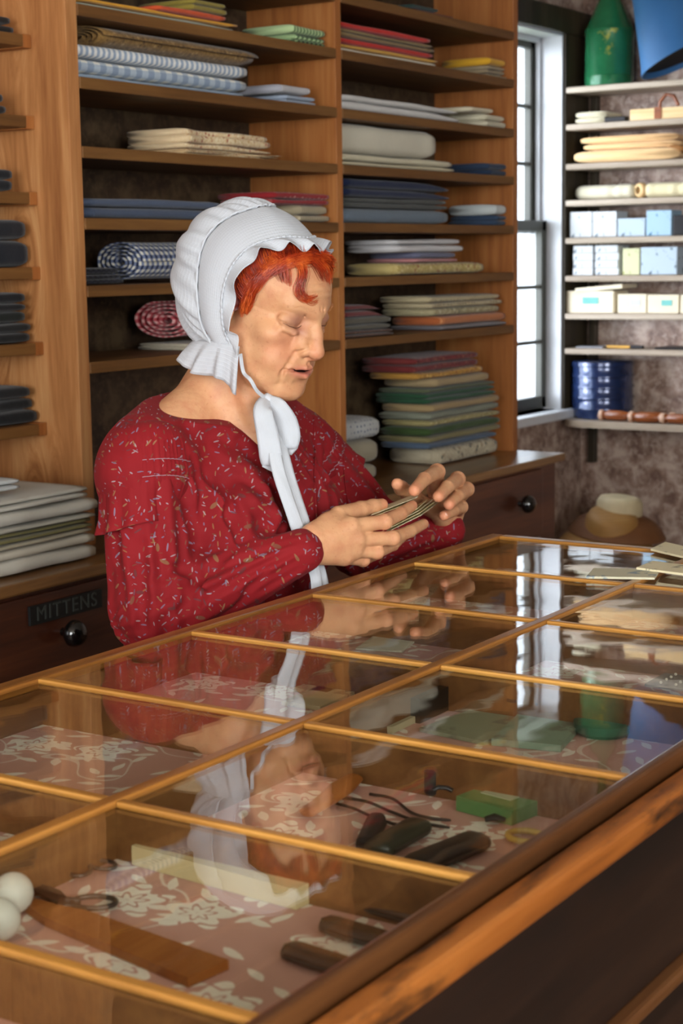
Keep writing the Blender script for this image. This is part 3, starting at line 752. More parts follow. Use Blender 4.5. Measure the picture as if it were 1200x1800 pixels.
crease([(52,0),(58,-3),(63,-9)],[.7,.6,.3],3); crease([(53,5),(60,6),(65,6)],[.6,.5,.3],3); crease([(51,-6),(56,-11),(60,-18)],[.5,.5,.3],3)
for u in (36,45,54): crease([(-34,u-3),(-18,u),(0,u+2),(18,u),(34,u-3)],[.2,.6,.7,.6,.2],3,(1,))
hC([(3.5,97,13),(4.5,97,26)],.7,'s',3,True)
hE((73,-8,-10),(6,16,29),k=5,sym=True)
# --- arms: shoulder, elbow, wrist
RS,RE_,RW=tuple(at(258,815,Y=1.455)),tuple(at(272,1072,Y=1.425)),at(531,968,Y=1.272)
LS,LE_,LW=(2.118,1.455,1.155),(2.262,1.425,1.000),at(786,932,Y=1.298)
wC([RS,RE_,RW],[.046,.038,.0215],k=.02); wC([LS,LE_,LW],[.046,.038,.0215],k=.02)
# --- hands: every finger its own chain
def hand(vol,W,meta,fingers,thumb,col,fat=1.):
    """fingers: (mcp, pip, dip, tip); meta radius; joined softly to the palm, sharply to each other"""
    tmp=Vol(np.min([np.array(p) for f in fingers for p in f]+[np.array(p) for p in thumb]+[np.array(W)],0)-.035,
            np.max([np.array(p) for f in fingers for p in f]+[np.array(p) for p in thumb]+[np.array(W)],0)+.035,vol.h)
    tmp.lo=vol.lo+np.round((tmp.lo-vol.lo)/vol.h)*vol.h
    for i,f in enumerate(fingers):
        wC([W,f[0]],[.0165,meta[i]*1.1],k=.010,vol=tmp)
    for i in range(3):
        a,b=Vector(fingers[i][0]),Vector(fingers[i+1][0]); m=(a+b)/2; q=Vector(W)
        wC([q.lerp(m,.35),q.lerp(m,.86)],[.0125,.0095],k=.009,vol=tmp)
    wC([thumb[0],thumb[1]],[.0145,.0115],k=.016,vol=tmp); wC([Vector(W).lerp(Vector(fingers[0][0]),.55),Vector(thumb[0]).lerp(Vector(thumb[1]),.6)],[.011,.009],k=.012,vol=tmp)
    for i,f in enumerate(fingers):
        r=(.0109,.0107,.0104,.0096)[i]*fat
        v2=tmp.like()
        rr=[r,r*.93,r*.83,r*.72]
        wC([Vector(W).lerp(Vector(f[0]),.75),f[0]],[r*.9,r*1.05],vol=v2); wC(list(f),rr,k=.003,vol=v2)
        wE(f[1],(r*1.02,)*3,k=.003,vol=v2)
        k=.0045; h=np.clip(.5+.5*(v2.d-tmp.d)/k,0,1)
        # blend softly near the knuckle, keep the free finger separate
        sh=np.minimum(tmp.d,v2.d); sm=v2.d*(1-h)+tmp.d*h-k*h*(1-h)
        ax=[(tmp.lo[q]+tmp.h*np.arange(tmp.n[q])) for q in range(3)]; X,Y,Z=np.meshgrid(*ax,indexing='ij')
        w=np.clip(1.6-np.sqrt((X-f[0][0])**2+(Y-f[0][1])**2+(Z-f[0][2])**2)/.018,0,1)
        tmp.d=(sm*w+sh*(1-w)).astype(np.float32)
    v2=tmp.like(); wC(thumb[1:],[.0125,.0118,.0108,.0088][:len(thumb)-1],k=.004,vol=v2); 
    tmp.d=np.minimum(tmp.d,v2.d)
    # merge into the body volume
    i0=np.round((tmp.lo-vol.lo)/vol.h).astype(int); i1=np.minimum(i0+tmp.n,vol.n); s0=np.maximum(i0,0)
    sl=tuple(slice(a,b) for a,b in zip(s0,i1)); st=tuple(slice(a-c,b-c) for a,b,c in zip(s0,i1,i0))
    k=.008; d=vol.d[sl]; v=tmp.d[st]; h=np.clip(.5+.5*(v-d)/k,0,1); vol.d[sl]=v*(1-h)+d*h-k*h*(1-h)
P=lambda x,y,Y: tuple(at(x,y,Y=Y))
RF=[(P(616,925,1.238),P(676,917,1.214),P(704,903,1.216),P(724,889,1.222)),
    (P(626,948,1.234),P(690,946,1.208),P(720,934,1.212),P(744,921,1.220)),
    (P(622,967,1.238),P(662,970,1.222),P(690,958,1.236),P(706,944,1.252)),
    (P(604,980,1.246),P(638,984,1.240),P(656,976,1.254),P(668,964,1.270))]
RT=[P(548,938,1.268),P(594,905,1.262),P(634,896,1.256),P(655,891,1.252),P(671,887,1.248)]
LF=[(P(766,862,1.296),P(768,829,1.248),P(746,842,1.224),P(728,862,1.213)),
    (P(786,868,1.296),P(804,842,1.244),P(786,856,1.222),P(770,873,1.212)),
    (P(800,882,1.296),P(820,860,1.246),P(804,872,1.226),P(789,887,1.216)),
    (P(802,900,1.294),P(810,891,1.254),P(796,898,1.236),P(780,907,1.226))]
LT=[P(775,905,1.294),P(742,884,1.288),P(716,866,1.276),P(705,858,1.266),P(698,851,1.258)]
hand(bv,RW,(.0125,.0125,.0118,.0105),RF,RT,None)
hand(bv,LW,(.0125,.0125,.0118,.0105),LF,LT,None,1.10)
for f in RF:      # tendons on the back of the near hand
    o=Vector((-.5,-.8,.05))*.0125; wC([Vector(RW)+o*.75,Vector(f[0])+o*.80],[.0028,.0036],k=.006)
BV,BF=bv.mesh(); del bv.d
# colour masks per vertex in the head frame: lips, blush, painted shade round the eyes and in the mouth
w=BV-np.array(HO); hx=w[:,0]*1000; hf=(w@np.array(HF))*1000; hu=(w@np.array(HU))*1000; ax=np.abs(hx)
def blob(x,f,u,rx,rf,ru): return np.clip(1.25-np.sqrt(((ax-x)/rx)**2+((hf-f)/rf)**2+((hu-u)/ru)**2),0,1)
lip=np.clip(1.6-np.sqrt((hx/33)**2+((hf-98)/15)**2+((hu+66)/9.5)**2)*1.25,0,1)
blush=np.maximum(blob(40,70,-34,26,24,22)*.75,np.clip(1.3-np.sqrt((hx/15)**2+((hf-108)/14)**2+((hu+38)/14)**2),0,1)*.8)
lid=np.maximum(blob(35,84,4,23,14,13),blob(27,86,-10,18,12,9)*.9)
mouth_shade=((np.abs(hu+65.8)<2.6)&(ax<15)&(hf>70)&(hf<96)).astype(float)
hands=np.clip((1.36-BV[:,1])/.02,0,1)*np.clip((1.16-BV[:,2])/.02,0,1)
tips=np.zeros(len(BV))
for f in RF+LF+[RT,LT]: tips=np.maximum(tips,np.clip(1.3-np.linalg.norm(BV-np.array(f[-1]),axis=1)/.013,0,1))
for f in RF+LF:
    for q in (0,1): tips=np.maximum(tips,.8*np.clip(1.2-np.linalg.norm(BV-np.array(f[q]),axis=1)/.012,0,1))
def skin_mat():
    t=NT('skin'); a=t.n('ShaderNodeAttribute',attribute_name='mask'); sc=t.n('ShaderNodeSeparateColor',{0:a.outputs['Color']})
    b=t.n('ShaderNodeAttribute',attribute_name='mask2'); sd=t.n('ShaderNodeSeparateColor',{0:b.outputs['Color']})
    v=t.coord(); n1=t.noise(v,42,4,.6); n2=t.noise(v,190,3,.6); n3=t.noise(v,15,3,.5)
    c=t.mix(n3.outputs[0],rgb(190,138,98),rgb(207,157,117))
    c=t.mix(t.ramp(n1.outputs[0],[(.42,(0,0,0,1)),(.68,(.5,.5,.5,1))]),c,rgb(180,112,82))
    c=t.mix(t.ramp(n2.outputs[0],[(.6,(0,0,0,1)),(.72,(.4,.4,.4,1))]),c,rgb(158,100,70))
    c=t.mix(t.math('MULTIPLY',sc.outputs[1],.55),c,rgb(198,112,88))
    c=t.mix(t.math('MULTIPLY',sc.outputs[2],.7),c,rgb(142,92,80))  # eye-socket shadow painted as a darker tint on and below the lids
    c=t.mix(t.math('MULTIPLY',sc.outputs[0],.75),c,rgb(176,92,82))
    c=t.mix(sd.outputs[0],c,rgb(40,14,12))  # shade inside the mouth gap put into the skin colour
    c=t.mix(t.math('MULTIPLY',sd.outputs[1],.4),c,rgb(214,118,96))
    w=t.n('ShaderNodeTexWave',{'Vector':t.coord('Object',(1,1,1)),'Scale':38.,'Distortion':9.,'Detail':3.,'Detail Scale':1.6},bands_direction='DIAGONAL')
    h=t.math('ADD',t.math('MULTIPLY',n2.outputs[0],.5),t.math('ADD',t.math('MULTIPLY',n1.outputs[0],.9),t.math('MULTIPLY',w.outputs['Fac'],.22)))
    t.bsdf(Base_Color=c,Roughness=.5,Specular_IOR_Level=.35,Subsurface_Weight=.12,Subsurface_Radius=(1.,.35,.2),Subsurface_Scale=.006,Normal=t.bump(h,.34,.0016)); return t.m
woman=thing('person','woman in white frilled bonnet and red sprigged dress looking down at held cards','person',(1.917,1.45,ZF))
body=mesh('body',BV,BF,skin_mat(),woman,smooth=True)
for nm,cols in (('mask',(lip,blush,lid)),('mask2',(mouth_shade,tips*hands,hands))):
    ca=body.data.color_attributes.new(nm,'FLOAT_COLOR','POINT')
    ca.data.foreach_set('color',np.stack(list(cols)+[np.ones(len(BV))],1).astype(np.float32).ravel())
sm=body.modifiers.new('relax','SMOOTH'); sm.factor=.5; sm.iterations=2
print('body verts',len(BV))
# --- eyelashes and brows
M_lash=plain('lashes',rgb(104,66,48),.6); M_brow=plain('brow_hair',rgb(178,120,84),.7)
for s in (-1,1):
    MB().tube([H(s*x,f+.2,u-.2) for x,f,u in (eE(q) for q in ((17,86.6,-3.8),(21,89.2,-5.2),(27,91,-6.4),(33,90.9,-6.6),(40,87,-5.2),(46.5,81.4,-2.6)))],[.0002,.0004,.0006,.0006,.0005,.0002],6).obj('eyelashes',M_lash,woman,ang=60)
    b=MB(); rs=random.Random(4)
    for k in range(60):
        q=k/59; x=13+38*q; f=98-6*q-17*q*q; u=20+5*math.sin(q*2.2)
        p=H(s*x,f,u+rs.uniform(-2,2)); b.tube([p,p+(HX*s*.004+HU*.0015*(1-q*1.5)+HF*.0006)],[.00011,.00004],4)
    b.obj('eyebrow',M_brow,woman)
M_nail=plain('nail',rgb(216,168,146),.3,var=.03)
for f in RF[:2]+LF:
    pip,dip,tip=Vector(f[1]),Vector(f[2]),Vector(f[3]); d=(tip-dip).normalized(); o=dip-(pip+tip)/2; o=o-d*o.dot(d)
    if o.length<1e-5: continue
    o.normalize(); sd=d.cross(o); c=tip+o*.0052-d*.0005; n=MB()
    R=Matrix((sd,d,o)).transposed()
    n.lathe([(1*math.sin(PI*k/12)+1e-4,-1*math.cos(PI*k/12)) for k in range(13)],(0,0,0),16,caps=False)
    n.v=[tuple(c+R@Vector((p[0]*.0046,p[1]*.0060,p[2]*.0020))) for p in n.v]; n.obj('fingernail',M_nail,woman,ang=80)
# ---------------------------------------------------------------- red sprigged dress
def sprig_mat():
    t=NT('red_sprig'); 
    v=t.coord('Object'); n0=t.noise(v,9,3,.5); n1=t.noise(v,70,3)
    c=t.mix(n0.outputs[0],rgb(100,14,20),rgb(138,22,28))
    def sprigs(scale,stretch,wid,cols,seed,dens,c):
        vo=t.n('ShaderNodeTexVoronoi',{'Vector':t.coord('Object',loc=(seed,seed*.7,seed*1.3)),'Scale':scale,'Randomness':1.})
        d=t.n('ShaderNodeVectorMath',{0:t.coord('Object',loc=(seed,seed*.7,seed*1.3)),1:vo.outputs['Position']},operation='SUBTRACT').outputs[0]
        sc=t.n('ShaderNodeSeparateColor',{0:vo.outputs['Color']})
        r=t.n('ShaderNodeVectorRotate',{'Vector':d,'Angle':math.radians(-126.9)},rotation_type='Z_AXIS').outputs[0]
        r=t.n('ShaderNodeVectorRotate',{'Vector':r,'Axis':(0,1,0),'Angle':t.math('MULTIPLY',sc.outputs[0],6.28)},rotation_type='AXIS_ANGLE').outputs[0]
        x=t.n('ShaderNodeSeparateXYZ',{0:r}); a=t.math('DIVIDE',x.outputs[0],stretch); b=t.math('DIVIDE',x.outputs[2],wid); e=t.math('DIVIDE',x.outputs[1],stretch)
        q=t.math('ADD',t.math('ADD',t.math('MULTIPLY',a,a),t.math('MULTIPLY',b,b)),t.math('MULTIPLY',e,e))
        m=t.math('MULTIPLY',t.math('LESS_THAN',q,1.),t.math('LESS_THAN',sc.outputs[1],dens))
        cc=t.ramp(sc.outputs[2],[(i/len(cols),k) for i,k in enumerate(cols)],'CONSTANT')
        return t.mix(t.math('MULTIPLY',m,.68),c,cc)
    cl=t.noise(v,26,1); 
    c0=c
    c=sprigs(80,.0046,.0010,[rgb(104,100,120),rgb(136,126,130),rgb(88,70,80),rgb(132,96,62)],3.,.55,c)
    c=sprigs(64,.0058,.0012,[rgb(118,114,134),rgb(84,50,54),rgb(134,106,74)],9.,.45,c)
    c=sprigs(120,.0024,.0010,[rgb(142,134,140),rgb(110,32,42),rgb(104,98,120)],5.,.5,c)
    c=sprigs(46,.0070,.0028,[rgb(104,72,52),rgb(120,92,62),rgb(84,46,46)],14.,.26,c)
    c=sprigs(100,.0036,.0009,[rgb(150,140,140),rgb(100,66,50)],21.,.35,c)
    t.bsdf(Base_Color=c,Roughness=.8,Specular_IOR_Level=.2,Sheen_Weight=.02,Normal=t.bump(t.math('ADD',t.math('MULTIPLY',n1.outputs[0],.5),n0.outputs[0]),.3,.002)); return t.m
M_dress=sprig_mat(); M_thread=plain('pale_thread',rgb(150,112,120),.7)
def snoise(X,Y,Z,f,ph=0.): return np.sin(f*X+1.7*np.sin(.6*f*Y+ph)+ph)*np.sin(f*.8*Z+1.3*np.sin(.7*f*X-ph))
dv=Vol((1.565,1.15,.84),(2.42,1.66,1.29),.0026)
def sleeve(a,b,ra,rb,n,amp,ph=0.,k=.012,bulge=0.,lo=0.,hi=1.,ends=0.,drift=0.):
    """soft tube from a to b with n lengthwise pleats"""
    a=np.array(a,dtype=np.float32); b=np.array(b,dtype=np.float32); ab=b-a; L=float(np.linalg.norm(ab)); u=ab/L
    e1=np.cross(u,[0,0,1.]) if abs(u[2])<.8 else np.cross(u,[0,1.,0]); e1/=np.linalg.norm(e1); e2=np.cross(u,e1)
    def f(X,Y,Z):
        x,y,z=X-a[0],Y-a[1],Z-a[2]; t=(x*u[0]+y*u[1]+z*u[2])/L; tc=np.clip(t,lo,hi)
        px,py,pz=x-tc*ab[0],y-tc*ab[1],z-tc*ab[2]
        an=np.arctan2(px*e2[0]+py*e2[1]+pz*e2[2],px*e1[0]+py*e1[1]+pz*e1[2])
        r=ra+(rb-ra)*tc+bulge*np.sin(np.clip(tc,0,1)*PI)
        w=np.clip(1-np.abs(tc-.5)*2*ends,0,1) if ends else 1
        r=r+amp*w*(np.sin(n*an+ph+1.6*np.sin(3*an+ph)+drift*tc)*.7+.3*np.sin((n*1.7)*an-ph*2+5*tc))
        return (np.sqrt(px*px+py*py+pz*pz)-r)*.85
    lo_,hi_=bb([a,b],max(ra,rb)+abs(bulge)+abs(amp)+.004); dv.op(f,lo_,hi_,'u',k)
# trunk
wE((BX,1.462,1.075),(.182,.126,.175),vol=dv); wE((BX,1.462,.93),(.168,.128,.16),k=.04,vol=dv)
wC([(1.735,1.462,1.168),(2.105,1.462,1.168)],.058,k=.04,vol=dv)
wC([(BX,1.462,1.272),(1.765,1.466,1.203)],[.046,.049],k=.03,vol=dv); wC([(BX,1.462,1.272),(2.07,1.466,1.203)],[.046,.049],k=.03,vol=dv)
for s in (-1,1): wE((BX+s*.07,1.368,1.075),(.072,.052,.075),k=.04,vol=dv)
# soft gathers of the bodice: fan out below the yoke, a pull from the near shoulder to the middle
def folds(X,Y,Z):
    g=np.clip((1.45-Y)/.05,0,1)*np.clip((1.20-Z)/.05,0,1)
    fan=np.sin((X-BX)*190+2.2*np.sin(Z*26)+1.3*np.sin(X*60))*.0046*g*np.clip((np.abs(X-BX)-.025)/.03,0,1)
    q=(X-1.74)*.62+(Z-1.19)*.9
    dg=np.sin(q*120+1.2*np.sin(X*33))*.0055*np.clip((1.46-Y)/.06,0,1)*np.exp(-((X-1.83)/.09)**2)
    return fan+dg+.0020*snoise(X,Y,Z,34.,.7)
ax=[(dv.lo[q]+dv.h*np.arange(dv.n[q])).astype(np.float32) for q in range(3)]; X,Y,Z=np.meshgrid(*ax,indexing='ij')
dv.d+=np.where(np.abs(dv.d)<.04,folds(X,Y,Z),0).astype(np.float32)
# placket edge down the front
dv.op(lambda X,Y,Z:np.maximum(np.abs(X-1.925)-.013,np.abs(Z-1.05)-.17)*.7+np.clip(Y-1.36,0,1),(1.90,1.25,.88),(1.95,1.345,1.22),'u',.0) if False else None
# sleeves
sleeve(RS,RE_,.051,.053,7,.0068,.4,k=.018,bulge=.008)
sleeve(RE_,np.array(RW)*.90+np.array(RE_)*.10,.054,.0315,9,.0036,1.2,k=.018,bulge=.006,drift=6.)
sleeve(np.array(RW)*.80+np.array(RE_)*.20,np.array(RW)*.995+np.array(RE_)*.005,.0325,.0305,7,.0008,2.,k=.004)
sleeve(LS,LE_,.056,.056,8,.0060,2.2,k=.020,bulge=.010)
sleeve(LE_,np.array(LW)*.90+np.array(LE_)*.10,.060,.0315,9,.0034,.3,k=.022,bulge=.006,drift=5.)
sleeve(np.array(LW)*.80+np.array(LE_)*.20,np.array(LW)*.985+np.array(LE_)*.015,.0325,.0305,7,.0008,1.,k=.004)
# creases where the near elbow bends and where the arm meets the bodice
def dpoint(px,py):
    o=np.array([0,0,ZC]); d=np.array(at(px,py,Y=1.3))-o; d/=np.linalg.norm(d)
    for t in np.arange(1.3,2.6,.0015):
        i=np.round((o+d*t-dv.lo)/dv.h).astype(int)
        if (i>=0).all() and (i<dv.n).all() and dv.d[tuple(i)]<0: return o+d*(t-.001)
    return None
def dcrease(pxs,r,k):
    q=[dpoint(*p) for p in pxs]; q=[p for p in q if p is not None]
    n=len(q)
    if n>1: wC(q,[r*(.45+.55*math.sin(PI*(i+.5)/n)) for i in range(n)],'s',k,vol=dv)
dcrease([(249,925),(246,960),(246,1000),(247,1050),(250,1105)],.008,.012)
dcrease([(205,925),(207,950),(206,985)],.005,.010)
dcrease([(280,775),(300,810),(322,855),(338,905),(346,955),(346,1005)],.009,.013)
dcrease([(298,998),(322,1000),(346,1010),(372,1000),(400,975)],.006,.012)
dcrease([(318,1075),(335,1045),(348,1018)],.006,.010); dcrease([(345,1070),(352,1045),(356,1020)],.004,.008)
dcrease([(365,780),(405,835),(440,885),(470,925)],.0036,.020); dcrease([(425,775),(465,830),(500,885)],.0032,.018); dcrease([(330,745),(365,795),(392,850),(415,910)],.0034,.020)
dcrease([(575,740),(580,800),(582,860),(590,910)],.0034,.012); dcrease([(620,740),(628,800),(636,860)],.0036,.012); dcrease([(650,800),(662,835),(668,870)],.004,.012)
dcrease([(420,1062),(440,1035),(468,1008)],.0026,.012)
# neckline
dv.d=np.maximum(dv.d,((Z-1.246)-(Y-1.45)*.40+.055*np.clip((np.abs(X-BX)-.12)/.1,-1,0)**2*0)*.93).astype(np.float32)
DV,DF=dv.mesh(); del dv.d
dress=mesh('dress',DV,DF,M_dress,woman,smooth=True)
m_=dress.modifiers.new('relax','SMOOTH'); m_.factor=.5; m_.iterations=2
# over-sleeves: gathered cap from the shoulder ending in a loose frilled hem
def oversleeve(a,b,s):
    a,b=Vector(a),Vector(b); u=(b-a).normalized(); e1=Vector((1,0,0))*s; e1=(e1-u*e1.dot(u)).normalized(); e2=u.cross(e1)
    V=[];n=120;m=34
    for i in range(m):
        t=i/(m-1)
        for k in range(n):
            an=2*PI*k/n; out=.5+.5*math.cos(an)
            # shoulder dome closing inwards, smocked band, then free hem
            if t<.24: q=t/.24; r=.016+.042*math.sin(q*PI/2); h=-.056+.046*q*q
            else: q=(t-.24)/.76; r=.058+.009*math.sin(q*PI*.6)+.006*max(0,q-.8)/.2; h=-.010+.098*q
            ae=((an+PI)%(2*PI)-PI)*(1 if s<0 else -1); fd=min(1,max(0,(-.55-ae)/.5))*(1 if ae>-3. else 0); fd=fd*fd*(3-2*fd)*min(1,max(0,(t-.45)/.3)); r=r*(1-fd)+.046*fd
            sm=.0024*math.sin(46*an+2*math.sin(5*an))*(1 if .2<t<.52 else .35)
            pl=.0022*math.sin(11*an+1.5*math.sin(2*an))*max(0,(t-.5)/.5)*1.6
            tuck=-.0022*(math.exp(-((t-.34)/.012)**2)+math.exp(-((t-.52)/.012)**2))
            p=a+u*(h+.007*math.sin(2*an+.6)*t)+(e1*math.cos(an)+e2*math.sin(an))*(r+sm+pl+tuck)
            V.append(p)
    for tt in (.34,.52):
        r0=int(round(tt*(m-1)))*n; MB().tube([V[r0+k%n]+((V[r0+k%n]-a)-u*(V[r0+k%n]-a).dot(u)).normalized()*.0022 for k in range(n+1)],.0007,5,caps=False).obj('stitching',M_thread,woman,ang=80)
    o=mesh('sleeve_cap',V,grid_faces(m,n,False,True),M_dress,woman,smooth=True)
    md=o.modifiers.new('thick','SOLIDIFY'); md.thickness=.0012; return o
oversleeve(RS,RE_,-1); oversleeve(LS,LE_,1)
# skirt to the floor, hidden behind the counter from the photographer's side
V=[];n=96
for i,(z,rx,ry) in enumerate(((.90,.168,.128),(.86,.16,.125),(.80,.20,.16),(.6,.27,.225),(.3,.31,.27),(ZF+.012,.33,.30))):
    for k in range(n):
        an=2*PI*k/n; q=1+.035*math.sin(17*an+.4*math.sin(5*an))*min(1,i/2)
        V.append((BX+rx*q*math.cos(an),1.535-(.075 if i<2 else .0)+ry*q*math.sin(an)*(.75 if i>2 else 1),z))
sk=mesh('skirt',V,grid_faces(6,n,False,True),M_dress,woman,smooth=True)

# ---------------------------------------------------------------- bonnet
def muslin():
    t=NT('white_muslin'); uv=t.n('ShaderNodeTexCoord').outputs['UV']; sp=t.n('ShaderNodeSeparateXYZ',{0:uv})
    def cord(a,sz,w): 
        f=t.math('ABSOLUTE',t.math('SUBTRACT',t.math('FRACT',t.math('DIVIDE',a,sz)),.5)); return t.math('SMOOTH_MAX',t.math('SUBTRACT',1.,t.math('DIVIDE',f,w)),0.,.2)
    h=t.math('ADD',cord(sp.outputs[0],.0042,.18),t.math('MULTIPLY',cord(sp.outputs[1],.0030,.2),.3))
    n=t.noise(t.coord(),60,4)
    c=t.mix(t.math('MULTIPLY',h,.5),rgb(206,210,216),rgb(226,229,234))
    nrm=t.bump(t.math('ADD',t.math('MULTIPLY',h,.6),t.math('MULTIPLY',n.outputs[0],.8)),.45,.0012)
    p=t.n('ShaderNodeBsdfPrincipled',{'Base Color':c,'Roughness':.85,'Specular IOR Level':.15,'Sheen Weight':.2,'Normal':nrm})
    tl=t.n('ShaderNodeBsdfTranslucent',{'Color':c,'Normal':nrm}); mx=t.n('ShaderNodeMixShader',{0:.28,1:p.outputs[0],2:tl.outputs[0]})
    tr=t.n('ShaderNodeBsdfTransparent'); m2=t.n('ShaderNodeMixShader',{0:.06,1:mx.outputs[0],2:tr.outputs[0]})
    t.link(m2.outputs[0],t.out.inputs[0]); return t.m
M_mus=muslin()
def cr_spline(pts,n):
    """Catmull-Rom through points, n samples"""
    P_=[np.array(p,float) for p in pts]; P_=[2*P_[0]-P_[1]]+P_+[2*P_[-1]-P_[-2]]; m=len(P_)-3; out=[]
    for i in range(n):
        t=i/(n-1)*m; k=min(int(t),m-1); t-=k; a,b,c,d=P_[k:k+4]
        out.append(.5*((2*b)+(-a+c)*t+(2*a-5*b+4*c-d)*t*t+(-a+3*b-3*c+d)*t**3))
    return np.array(out)
def sym(pts): return pts+[(-x,f,u) for x,f,u in pts[-2::-1]]      # near side first, over the top, to the far side
SEAM=sym([(-77,-8,-63),(-83,-34,-35),(-82,-58,20),(-70,-68,66),(-48,-58,100),(-20,-34,124),(0,-30,127)])
EDGE=sym([(-75,24,-58),(-83,4,-30),(-86,-8,12),(-83,-6,52),(-70,8,84),(-38,30,103),(0,42,106)])
NA=150
se,ed=cr_spline(SEAM,NA),cr_spline(EDGE,NA)
def strip(name,rows,uv0=0.,mat=None,thick=.0009):
    """rows: list of (NA,3) head-frame curves in mm"""
    V=[];UV=[]
    for r,row in enumerate(rows):
        for k,p in enumerate(row): V.append(H(*p)); UV.append((uv0+r*.0030,k*.42/len(row)))
    o=mesh(name,V,grid_faces(len(rows),len(rows[0])),mat or M_mus,woman,smooth=True,uv=UV)
    md=o.modifiers.new('thick','SOLIDIFY'); md.thickness=thick; return o
bon=[]
rows=[]
for i in range(22):
    t=i/21; c=se*(1-t)+ed*t; cen=np.array([0,0,30.]); d=c-cen; d[:,1]=0; d/=np.linalg.norm(d,axis=1)[:,None]
    rows.append(c+d*(5.5*math.sin(t*PI)))
brim=strip('bonnet_brim',rows)
# frill round the face
NF=420; edf=cr_spline(EDGE,NF); rows=[]; th=np.arange(NF)/(NF-1)
for i in range(11):
    t=i/10; d=edf-np.array([0,0,25.]); d[:,1]=0; d/=np.linalg.norm(d,axis=1)[:,None]
    top=np.exp(-((th-.55)/.30)**2); ph=th*2*PI*10.5+1.5*np.sin(th*16)
    wv=np.sin(ph)+.25*np.sin(2*ph+.8); sh=np.cos(ph)*3.2*t
    wid=23+7*top+3*np.exp(-((th-.70)/.07)**2)
    tg=np.gradient(edf,axis=0); tg/=np.linalg.norm(tg,axis=1)[:,None]
    lift=3-12*np.exp(-((th-.50)/.15)**2)+17*np.exp(-((th-.70)/.07)**2)+4*np.exp(-((th-.31)/.04)**2)
    rows.append(edf+np.array([0,1.,0])*(wid*.84*t)[:,None]+d*(lift*t*t+(wv+.35)*7.0*t**.9)[:,None]+tg*sh[:,None])
strip('bonnet_frill',rows,thick=.0007)
fc_=MB(); fc_.tube([H(*(p+(p-np.array([0,p[1],25]))/85*1.0)) for p in edf],[.0017+.0006*math.sin(k*.9) for k in range(NF)],6); fc_.obj('frill_gather',M_mus,woman,ang=80)
# puffed crown
nape=[(77,-8,-63),(52,-48,-78),(0,-66,-80),(-52,-48,-78),(-77,-8,-63)]
npc=cr_spline(nape,44)[1:-1]; loop=np.concatenate([se,npc]); NL=len(loop)
rows=[];ph=np.arange(NL)
for i in range(26):
    t=i/25; g=math.cos(t*PI/2)**.78*(1+.03*math.sin(min(1,t*1.5)*PI)*(1-t)); 
    b=math.sin(t*PI/2)**.95
    mid=np.array([0,0,22.]); f=loop[:,1]+(-140-loop[:,1])*b*(.93+.07*np.sin(ph*.05))
    q=np.stack([loop[:,0]*g,f,mid[2]+(loop[:,2]-mid[2])*g],1)
    low=np.clip((-loop[:,2]-10)/50,0,1); q[:,2]+=low*22*math.sin(t*PI/2)
    rad=q-np.stack([0*f,f,mid[2]+0*f],1); rl=np.linalg.norm(rad,axis=1)[:,None]+1e-6
    pl=np.sin(ph*2*PI/6.2+1.5*np.sin(ph*.21))*(2.0*math.exp(-((t-.16)/.2)**2)+.6*(1-t))+np.sin(ph*2*PI/17.+2)*3.2*math.sin(t*PI)
    q+=rad/rl*(pl*(1-.2*t))[:,None]; q[:,1]+=-pl*.35*t
    rows.append(q)
V=[];UV=[]
for r,row in enumerate(rows):
    for k,p in enumerate(row): V.append(H(*p)); UV.append((r*.0035,k*.003))
cr=mesh('bonnet_crown',V,grid_faces(26,NL,False,True)+[tuple(25*NL+k for k in range(NL))],M_mus,woman,smooth=True,uv=UV)
md=cr.modifiers.new('thick','SOLIDIFY'); md.thickness=.0008
# gathered piping on the seam
bt=MB(); bt.tube([H(*(p+np.array([0,-1.5,0])+(p-np.array([0,p[1],25]))/85*1.6)) for p in se],[.0016+.0006*math.sin(k*1.1) for k in range(NA)],6); bt.obj('bonnet_seam',M_mus,woman,ang=80)
# neck flap
topc=cr_spline([(-76,34,-50),(-80,10,-54),(-78,-14,-60),(-58,-52,-74),(0,-74,-78),(58,-52,-74),(78,-14,-60),(80,10,-54),(76,34,-50)],120)
botc=cr_spline([(-66,42,-118),(-75,14,-104),(-80,-26,-112),(-64,-66,-108),(0,-88,-106),(64,-66,-108),(80,-26,-112),(75,14,-104),(66,42,-118)],120)
rows=[]; th=np.arange(120)/119
for i in range(14):
    t=i/13; c=topc*(1-t)+botc*t; d=c-np.array([0,0,-80.]); d[:,2]=0; d/=np.linalg.norm(d,axis=1)[:,None]
    wv=np.sin(th*2*PI*9+.8)*1.+.5*np.sin(th*2*PI*17)
    rows.append(c+d*((wv*4.2*t**1.2+2.5*math.sin(t*PI)))[:,None])
strip('neck_flap',rows)
